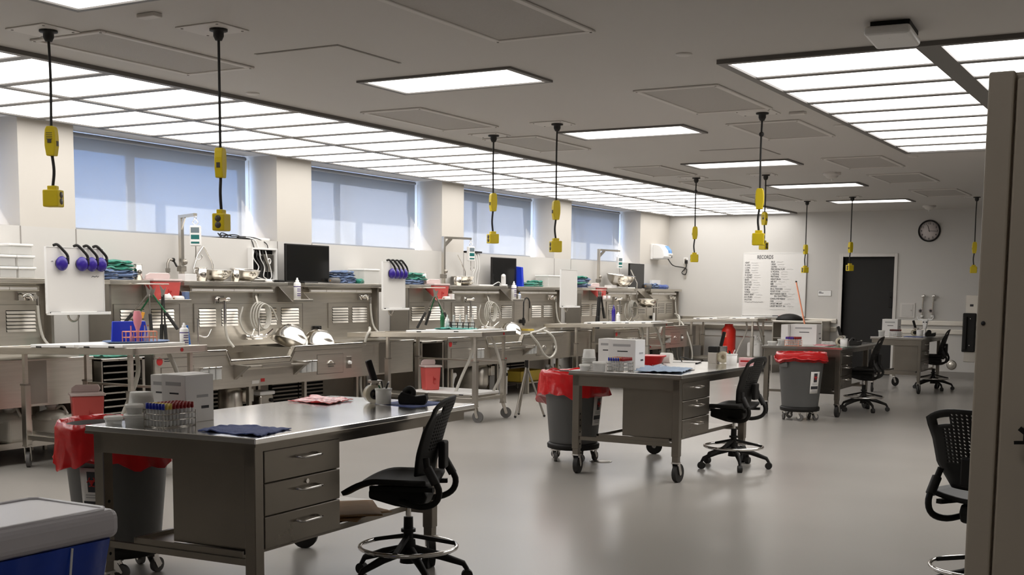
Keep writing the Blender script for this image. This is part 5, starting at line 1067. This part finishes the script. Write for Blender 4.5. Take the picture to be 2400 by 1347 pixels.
tag(O('plastic_tray', B().box(-.12,.12,-.2,.2,0,.02), 'white_plastic', bevel=.006), 'flat white plastic tray on the shelf, second station', 'tray').location = sp(3,.19,2.14,ZS)
t = thing('sill_tablet_shelf', 'black tablet with white cables on the window sill', 'tablet', (-9.70, SY0[3]+2.25, 2.062)); O('tablet', B().box(-.10,.14,-.15,.22,0.005,.03), 'black_plastic', t, bevel=.004, seg=1); O('stand', B().box(-.06,.10,-.08,.15,0,.005), 'steel_flat', t)
for q in range(3): O('cable', B().tube(bez([(.08,-.02+.07*q,.02),(.135,-.03+.07*q,-.03),(.15,.01+.06*q,-.2),(.13,-.04+.08*q,-.33),(.12,.03+.04*q,-.48)],20),.006,6), 'white_plastic', t)
monitor(3, 2.46, 3.20, 1.585, 2.01, 'black monitor standing before a blue binder, second station'); 
tag(O('blue_binder', B().prism([(-.12,0),(.12,0),(.10,.30),(-.08,.32)],'y',-.03,.03), 'blue_vivid', bevel=.004, seg=1), 'upright blue binder beside the monitor, second station', 'binder').location = sp(3,.18,3.28,ZS)
t = thing('barcode_scanner', 'white barcode scanner in its cradle, second station', 'scanner', sp(3,.315,2.64,ZS)); O('cradle', B().box(-.04,.04,-.06,.06,0,.03), 'white_plastic', t, bevel=.01); O('head', B().bar((0,0,.03),(.01,-.02,.15),.05,.06).ball((.01,-.02,.15),.035), 'white_plastic', t, bevel=.008); O('cable', B().tube(bez([(-.0,-.06,.02),(-.01,-.12,.06),(-.01,-.22,.04),(-.03,-.28,.006)],14),.006,6), 'white_plastic', t)
bottle('white spray bottle with purple print on the second station tray', sp(3,.36,2.88,1.363), .042, .29); bottle('small blue and white bottle on the second station tray', sp(3,.38,3.02,1.363), .025, .12, 'white_plastic', 'blue_tool', 'blue_tool')
towel_pile(3, 3.78, [('g',0,.42),('g',.02,.38),('g',.10,.18)], .4, 'at the far shelf end', 61); clear_box('translucent storage box at far shelf end, second station', sp(3,.17,4.36,ZS), .26, .46, .19)
bowl('upside-down steel bowl in the sink, second station', sp(3,.66,2.32,1.022), .19, .16, (-.35,.1,0), True)
t = thing('spray_wand', 'black gooseneck spray wand at the second station', 'spray wand', sp(3,.30,3.30,1.0)); O('neck', B().tube([(0,0,0),(0,0,.30)]+arc((0,.10,.30),.10,pi,0,12,'yz')+[(0,.20,.24)],.011,8), 'black_rubber', t); O('grip', B().cyl((0,0,-.03),(0,0,.09),.020), 'black_plastic', t); O('bracket', B().box(-.10,.0,-.03,.03,-.06,-.02), 'steel_flat', t)
tag(O('yellow_sponge', B().box(-.06,.06,-.10,.10,0,.035), 'yellow_dull', bevel=.008), 'yellow sponge on the ledge of the second station', 'sponge').location = sp(3,.26,3.52,.876)
# corner station
towel_pile(4, .36, [('n',0,.36),('b',.02,.38),('g',-.05,.30),('b',.02,.34),('b',.06,.30),('g',.0,.22)], .4, 'at the near shelf end', 71)
sharps('red sharps container on the tray of the corner station', sp(4,.283,.84,1.3635), .38, .15, .21)
for q, l in enumerate((.86,1.03)): canister('white mug on the tray, %s the corner station' % ['sharps side of','shelf side of'][q], sp(4,.395,l,1.3635), .032, .08, 'white_plastic', True, pi)
lopper('black cutters hanging at the corner station', sp(4,.47,.55,1.53), 'black_rubber', 'black_rubber', .10, .40, 0, .05); lopper('long black shears hanging at the corner station', sp(4,.51,.40,1.53), 'black_rubber', 'black_rubber', .04, .70, 0, -.06)
scale(4, 1.22, (.12,.62), 'white hanging scale at the corner station'); carton('supply_box', 'low white box beside scale post, corner station', sp(4,.26,1.40,ZS), .14, .22, .05, marks=False)
bowl('wide tilted steel bowl on the shelf, corner station', sp(4,.30,1.70,ZS+.036), .26, .20, (0,.12,0)); bowl('steel bowl resting on the tap ledge, corner station', sp(4,.52,2.45,1.24), .20, .14)
O('bowl_shelf', B().box(.20,.70,2.28,2.62,1.222,1.236), 'steel_flat', [o for o in COL.objects if o.name.startswith('autopsy_sink_station') and abs(o.location.y-SY0[4]) < .01][0])
tag(O('plastic_tray', B().box(-.10,.10,-.17,.17,0,.02), 'white_plastic', bevel=.006), 'flat white plastic tray on the shelf, corner station', 'tray').location = sp(4,.17,2.30,ZS)
monitor(4, 2.30, 2.98, 1.585, 2.04, 'black monitor at the corner station'); tag(O('bent_rod', B().tube([(.36,2.34,1.40),(.36,2.34,1.68),(.36,2.26,1.74),(.36,2.04,1.92)],.010,8), 'chrome'), 'thin bent chrome rod before the monitor, corner station', 'rod').location = (WX, SY0[4], 0)
paper_roll('grey rolled towel on the shelf, corner station', sp(4,.24,3.01,ZS), .045, .22, 'y', 'grey_rubber'); towel_pile(4, 3.56, [('b',-.1,.36),('b',-.12,.34),('b',-.14,.30)], .3, 'at the far shelf end', 81); folded('folded_towel', 'navy and teal towel at far shelf end, corner station', sp(4,.24,3.86,ZS-.002), .26, .2, .08, 'blue_towel', .2, 91)
carton('supply_box', 'upright white carton behind the towels, corner station', sp(4,.10,3.80,ZS), .05, .42, .17, marks=False)
t = thing('wash_tap', 'grey double tap post with white grip at corner station', 'tap', sp(4,.34,3.2,.876)); O('base', B().box(-.05,.05,-.05,.30,0,.09), 'chrome', t, bevel=.006, seg=1); O('post', B().cyl((0,0,.09),(0,0,.44),.016).cyl((0,.12,.09),(0,.12,.48),.014), 'steel_dark', t); O('grip', B().cyl((0,0,.07),(0,0,.24),.026), 'white_plastic', t); O('goosenecks', B().tube([(0,0,.44)]+arc((0,-.1,.44),.10,0,pi,10,'yz')+[(0,-.2,.40)],.010,8).tube([(0,.12,.48)]+arc((0,.22,.48),.10,pi,0,10,'yz')+[(0,.32,.40)],.010,8), 'steel_dark', t)
# ---- hoses draped at the cart ends
_h2 = [onx(866,768,-8.95), ony(866,774,CART[2][1]-.36), ony(856,800,CART[2][1]-.42), ony(847,860,CART[2][1]-.42), ony(845,905,CART[2][1]-.42), ony(850,935,CART[2][1]-.40)]
_h3 = [onx(1278,768,-8.80), onx(1258,777,-8.60), onx(1244,782,-8.56), onx(1262,806,-8.54), onx(1275,830,-8.53), onx(1290,838,-8.53), onx(1303,820,-8.53), onx(1298,793,-8.54), onx(1282,777,-8.60), onx(1270,774,-8.80)]
_h4 = [onx(1582,735,-9.2), ony(1592,742,22.10), ony(1592,770,22.06), ony(1586,820,22.06), ony(1592,848,22.06), ony(1608,856,22.06), ony(1622,838,22.06), ony(1617,800,22.06), ony(1602,762,22.08), ony(1588,748,22.12)]
for k, h in ((2,_h2),(3,_h3),(4,_h4)): tag(O('suction_hose', B().tube(bez(h, 48), .0165, 8), 'hose_grey'), 'pale suction hose looping at the %s' % SN[k], 'hose', 'pale suction hoses')
# ---- tray racks in the gaps between stations
def tray_rack(y, label, trays=True):
    t = thing('tray_rack', label, 'rack', (-9.0, y, 0), group='steel tray racks between stations')
    O('frame', B().box(-.36,.36,-.26,-.245,.08,.855).box(-.36,.36,.225,.26,.08,.855).box(-.36,.36,-.26,.26,.832,.857).box(-.36,-.34,-.235,.235,.08,.832).box(-.36,.36,-.26,.26,.08,.10), 'steel_flat', t, bevel=.003, seg=1)
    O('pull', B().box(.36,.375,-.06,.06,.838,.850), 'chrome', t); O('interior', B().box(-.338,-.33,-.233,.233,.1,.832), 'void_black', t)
    for s_ in (-1,1):
        for x in (-.3,.3): make_caster(t, x, s_*.22, .035, .08, ww=.025)
    if trays:
        for k in range(11): O('tray', B().box(-.3,.33,-.215,.20-.03*(k>0),.16+.062*k,.166+.062*k).box(.322,.335,-.215,.20-.03*(k>0),.16+.062*k,.174+.062*k), 'steel_polish', t)
        for k in range(11): O('runner', B().box(-.3,.34,.22,.235,.15+.062*k,.158+.062*k), 'steel_dark', t)
    return t
tray_rack(7.975, 'steel rack of instrument trays under a green towel'); folded('folded_towel', 'green towel spread on top of the tray rack', (-8.86, 8.02, .858), .44, .36, .03, 'green_towel', 0, 15)
tray_rack(13.15, 'empty steel rack beside the second wall station', False)
# ---- under the stations
def jug(label, p, r=.15, h=.30, mt='milky_jug', rz=0.):
    t = thing('plastic_jug', label, 'jug', p, rz, 'milky plastic jugs')
    O('body', B().box(-r,r,-r*.8,r*.8,0,h*.72), mt, t, bevel=.04, seg=4); O('shoulder', B().lathe([(r*.95,h*.6),(r*.75,h*.78),(r*.4,h*.85),(r*.26,h*.86),(r*.26,h*.95)],20), mt, t); O('cap', B().lathe([(r*.32,h*.94),(r*.32,h*1.05),(.0001,h*1.06)],16), 'white_plastic', t); O('handle', B().tube(bez([(r*.2,0,h*.88),(r*.6,0,h*.98),(r*.9,0,h*.75)],10),.012,6), mt, t)
    return t
jug('large milky jug under the fourth station, wall side', sp(1,.66,3.78,0.16), .16, .30); jug('large milky jug under the fourth station, aisle side', sp(1,.74,4.16,.16), .17, .30, rz=.3)
_s1 = [o for o in COL.objects if o.name.startswith('autopsy_sink_station') and abs(o.location.y-SY0[1]) < .01][0]
O('jug_shelf', B().box(.25,.95,3.3,4.48,.14,.16).box(.94,.95,3.3,4.48,.16,.19).box(.28,.31,3.35,3.38,0,.14).box(.9,.93,4.42,4.45,0,.14).box(.28,.31,4.42,4.45,0,.14).box(.9,.93,3.35,3.38,0,.14), 'steel_flat', _s1)
for q, l in enumerate((3.55,3.85)): jug('milky jug on the floor under the second station, %s' % ['sink half','wing half'][q], sp(3,.6,l,0), .12, .34)
for q, l in enumerate((2.6,2.95)): jug('milky jug on the floor under the corner station, %s' % ['disposer side','corner side'][q], sp(4,.75,l,0), .13, .42)
t = thing('yellow_bin', 'yellow plastic bin on a low rack under second station', 'bin', sp(3,.60,2.68,.16)); O('bin', B().box(-.22,.22,-.38,.38,0,.012).box(-.22,-.21,-.38,.38,0,.16).box(.21,.22,-.38,.38,0,.16).box(-.22,.22,-.38,-.37,0,.16).box(-.22,.22,.37,.38,0,.16), 'yellow_dull', t, bevel=.004, seg=1); O('rim', B().box(.22,.23,-.39,.39,.148,.16), 'yellow_dull', t)
t2 = thing('low_rack', 'low steel rack holding the yellow bin', 'rack', sp(3,.60,2.68,0)); O('deck', B().box(-.3,.32,-.42,.42,.145,.159), 'steel_flat', t2)
for a in (-.28,.30):
    for b_ in (-.4,.4): O('leg', B().box(a-.015,a+.015,b_-.015,b_+.015,0,.145), 'steel_flat', t2)
t = thing('head_rest_stand', 'white sculpted headrest clamp on a low frame, second station', 'headrest', sp(3,.72,.42,0)); O('frame', B().box(-.28,.28,-.30,-.27,0.06,.47).box(-.28,.28,.27,.30,.06,.47).box(-.28,.28,-.3,.3,.04,.06).box(-.28,-.25,-.3,.3,0,.04).box(.25,.28,-.3,.3,0,.04), 'steel_flat', t); O('headrest', B().prism([(-.16,.06),(.10,.06),(.12,.14),(.06,.17),(.04,.24),(.07,.32),(.12,.36),(.10,.40),(-.10,.40),(-.12,.34),(-.03,.30),(-.05,.20),(-.16,.14)],'x',-.04,.10), 'white_board_poly', t, bevel=.012)
for k, l in ((2,1.78),(3,1.80),(4,1.80)):
    t = thing('pump_unit', 'small white pump with control knob under the %s' % SN[k], 'pump', sp(k,.70,l+.05,0)); O('body', B().box(-.10,.10,-.11,.11,0,.36), 'white_plastic' if k != 2 else 'steel_polish', t, bevel=.02); O('cover', B().box(-.11,.11,-.12,.12,.36,.40), 'white_plastic', t, bevel=.01); O('knob', B().cyl((.10,.06,.30),(.115,.06,.30),.022,n=12), 'black_plastic', t)
# ---- things on the carts
def ring_rack(label, p, rz, L_, w_, h, mt, grp=None):
    t = thing('flask_rack', label, 'rack', p, rz, grp)
    for z in (h*.45, h): O('wire_frame', B().tube([(-w_/2,-L_/2,z),(w_/2,-L_/2,z),(w_/2,L_/2,z),(-w_/2,L_/2,z)],.004,5,closed=True), mt, t)
    for k in range(5):
        y = -L_/2+L_*k/4
        for x in (-w_/2,w_/2): O('upright', B().cyl((x,y,0),(x,y,h),.004,n=6), mt, t)
    return t
def flask(label, p, r, h, mt='flask_glass', grp='glass flasks on carts', tip=None):
    t = thing('flask', label, 'flask', p, 0, grp); O('glass', B().lathe([(.0001,0),(r,0),(r,h*.35),(r*.42,h*.62),(r*.4,h*.98),(r*.5,h)],14), mt, t); O('stopper', B().cyl((0,0,h*.95),(0,0,h*1.04),r*.36,n=10), 'label_red' if tip is None else tip, t); return t
zc1 = cz(1, c1x-.4)+.028
tag(O('blue_tray', B().lathe([(.0001,0),(.20,0),(.235,.012),(.24,.012),(.236,.018),(.20,.006),(.0001,.006)],32), 'slate_towel'), 'shallow blue tray on the cart of the fourth station', 'tray').location = (c1x-.42, c1y+.02, zc1)
_tr = bpy.data.objects['blue_tray']; _tr.scale = (.9, 1.25, 1)
zt = zc1+.018
tag(O('blue_board', B().prism([(-.16,0),(.16,0),(.14,.165),(-.14,.165)],'x',-.008,.008), 'blue_vivid', bevel=.004, seg=1), 'upright blue plastic board in the tray, fourth station cart', 'board').location = (c1x-.50, c1y+.03, zt-.011)
bpy.data.objects['blue_board'].rotation_euler = (0, radians(-8), radians(-20))
rk = ring_rack('salmon wire tube rack in the blue tray', Vector((c1x-.36, c1y+.0, zt-.011)), radians(-20), .26, .07, .085, 'salmon')
for i, (dy, mt_) in enumerate(((-.10,'pink_tube'),(.06,'flask_glass'),(.10,'flask_glass'))): flask(['pink stoppered tube in the salmon rack','clear tube beside the drip hose in salmon rack','clear tube at end of the salmon rack'][i], Vector((c1x-.36+.03*(-dy)*3, c1y+dy, zt-.011)), .012, .13, mt_)
tag(O('pink_funnel', B().lathe([(.012,0),(.014,.10),(.030,.15),(.036,.20),(.026,.25)],16), 'pink_tube'), 'pink transparent funnel bottle in the salmon rack', 'funnel').location = (c1x-.35, c1y-.03, zt-.011)
bottle('white aerosol can with purple print on fourth station cart', Vector((c1x-.06-.12, c1y+.31, cz(1,c1x-.2)+.001-.03+.0)), .036, .21); bpy.data.objects[[o.name for o in COL.objects if o.name.startswith('spray_bottle')][-1]].location.z = cz(1,c1x-.18)-.028
t = thing('bone_saw', 'blue electric bone saw standing at third station deck', 'bone saw', sp(2,.80,.66,.861)); O('motor', B().cyl((0,0,.04),(.0,-.03,.27),.032,.026), 'blue_tool', t); O('foot', B().box(-.06,.06,-.09,.09,0,.05), 'blue_tool', t, bevel=.015); O('holder', B().box(-.08,.08,-.12,.16,0,.02), 'white_plastic', t, bevel=.006)
zc2 = cz(2, c2x-.5)+.028
o = folded('green_cloth_tray', 'green cloth laid under the flask rack, second cart', Vector((c2x-.50, c2y-.12, zc2-.004)), .34, .46, .016, 'teal_tray', radians(8), 33)
ring_rack('dark wire rack of flasks on the green cloth', Vector((c2x-.46, c2y-.12, zc2+.010)), radians(78), .36, .10, .07, 'black_plastic')
for i in range(5): flask('clear glass flask standing in the dark wire rack', Vector((c2x-.62+.075*i, c2y-.15+.02*i, zc2+.011)), .024, .15, 'flask_glass', 'flasks in the dark wire rack', 'white_plastic')
bottle('dark green bottle behind the white board, second cart', Vector((c2x-.80, c2y+.02, cz(2,c2x-.8)+.026)), .026, .22, 'green_dark', 'green_dark', None, 'jar'); bottle('white squeeze bottle beside the green bottle, second cart', Vector((c2x-.72, c2y+.0, cz(2,c2x-.72)+.026)), .028, .16, 'white_plastic', 'white_plastic', 'ink_grey', 'jar')
tag(O('forceps', B().bar((-.12,0,.004),(.12,.01,.004),.006,.006).bar((-.12,0,.004),(.12,-.01,.004),.006,.006), 'black_plastic'), 'dark forceps lying on the white board of second cart', 'forceps').location = (c2x-.95, c2y-.3, cz(2,c2x-.95)+.027)
bottle('purple bottle behind the white board, corner side cart', Vector((c3x-.95, c3y+.20, cz(3,c3x-.95)+.026)), .03, .26, 'purple', 'purple', None, 'jar'); bottle('white bottle beside the purple bottle, corner side cart', Vector((c3x-.86, c3y+.18, cz(3,c3x-.86)+.026)), .032, .15, 'white_plastic', 'white_plastic', 'ink_grey', 'jar')
# floor-side sharps containers on cart shelves and the red jug
p = onz(204, 1012, .32); sharps('red sharps container on the shelf of the fourth station cart', Vector((c1x-1.06, c1y+.06, .293)), .26, .18, .30, radians(-35))
p = onz(982, 940, .32); sharps('red sharps container beside the cart of the third station', Vector((c2x-.86, c2y-.14, .331)), .20, .17, .27, radians(-35))
rj = onx(1679, 800, -7.95)
t = thing('red_waste_jug', 'tall bright red waste jug on the last cart shelf', 'jug', (-7.96, 22.42, .293)); O('body', B().lathe([(.0001,0),(.128,0),(.134,.02),(.134,.50),(.126,.53),(.082,.585),(.076,.60),(.0001,.60)],28), 'red_jug', t); O('lid', B().lathe([(.075,.59),(.08,.60),(.08,.625),(.0001,.63)],22), 'red_jug', t); O('label', B().surf(lambda u, v: (.135*cos(-1.9+.35*u), .135*sin(-1.9+.35*u), .38+.08*v), 4, 1), 'salmon', t)
jug('white jerrican on the last cart shelf', Vector((-7.50, 22.62, .293)), .13, .40, 'white_plastic')
t = thing('tripod_stand', 'dark folding tripod leaning on the cart of third station', 'tripod', (c2x+.02, c2y+.62, 0))
for k in range(3):
    a = 2*pi*k/3+.4; O('leg', B().cyl((0,0,.62),(.22*cos(a),.22*sin(a),.012),.013,n=8).m(1).ball((.22*cos(a),.22*sin(a),.014),.016), ['steel_dark','black_rubber'], t)
O('head', B().cyl((0,0,.58),(0,0,.68),.022), 'black_plastic', t)
p = onz(1408, 1081, 0); t = thing('floor_drain', 'round steel drain cover set in the floor near third desk', 'drain', (p.x, p.y, 0)); O('ring', B().lathe([(.085,0),(.085,.003),(.10,.003),(.10,0)],32), 'steel_dark', t); O('cover', B().lathe([(.0001,.002),(.084,.002),(.084,0)],32), 'steel_dark', t)
# ---- supply counter by the far wall
t = thing('supply_counter', 'steel counter against the far wall beside the dark doorway', 'counter', (-6.72, 22.98, 0)); O('worktop', B().box(-.48,.48,-.28,.28,.965,1.0), 'steel_flat', t, bevel=.004, seg=1); O('shelf', B().box(-.46,.46,-.26,.26,.66,.68), 'steel_dark', t); O('side', B().box(-.48,-.46,-.27,.27,0,.965), 'steel_flat', t); O('side', B().box(.46,.48,-.27,.27,0,.965), 'steel_flat', t); O('back', B().box(-.46,.46,.25,.27,.3,.965), 'steel_dark', t)
tag(O('black_domed_lid', B().ball((0,0,0),.26,24,12,(1,.8,.5)), 'black_plastic'), 'black domed lid resting on the supply counter', 'lid').location = (-6.95, 22.97, 1.0)
for v in bpy.data.objects['black_domed_lid'].data.vertices: v.co.z = max(v.co.z, .0005)
tag(O('yellow_strap_bag', B().box(-.20,.20,-.10,.10,0,.11), 'yellow_plastic', bevel=.03, seg=3), 'yellow bag on the supply counter shelf', 'bag').location = (-6.50, 22.85, .681)
carton('supply_box', 'small white box on the supply counter shelf', Vector((-6.85,22.85,.681)), .14, .16, .09, marks=False)
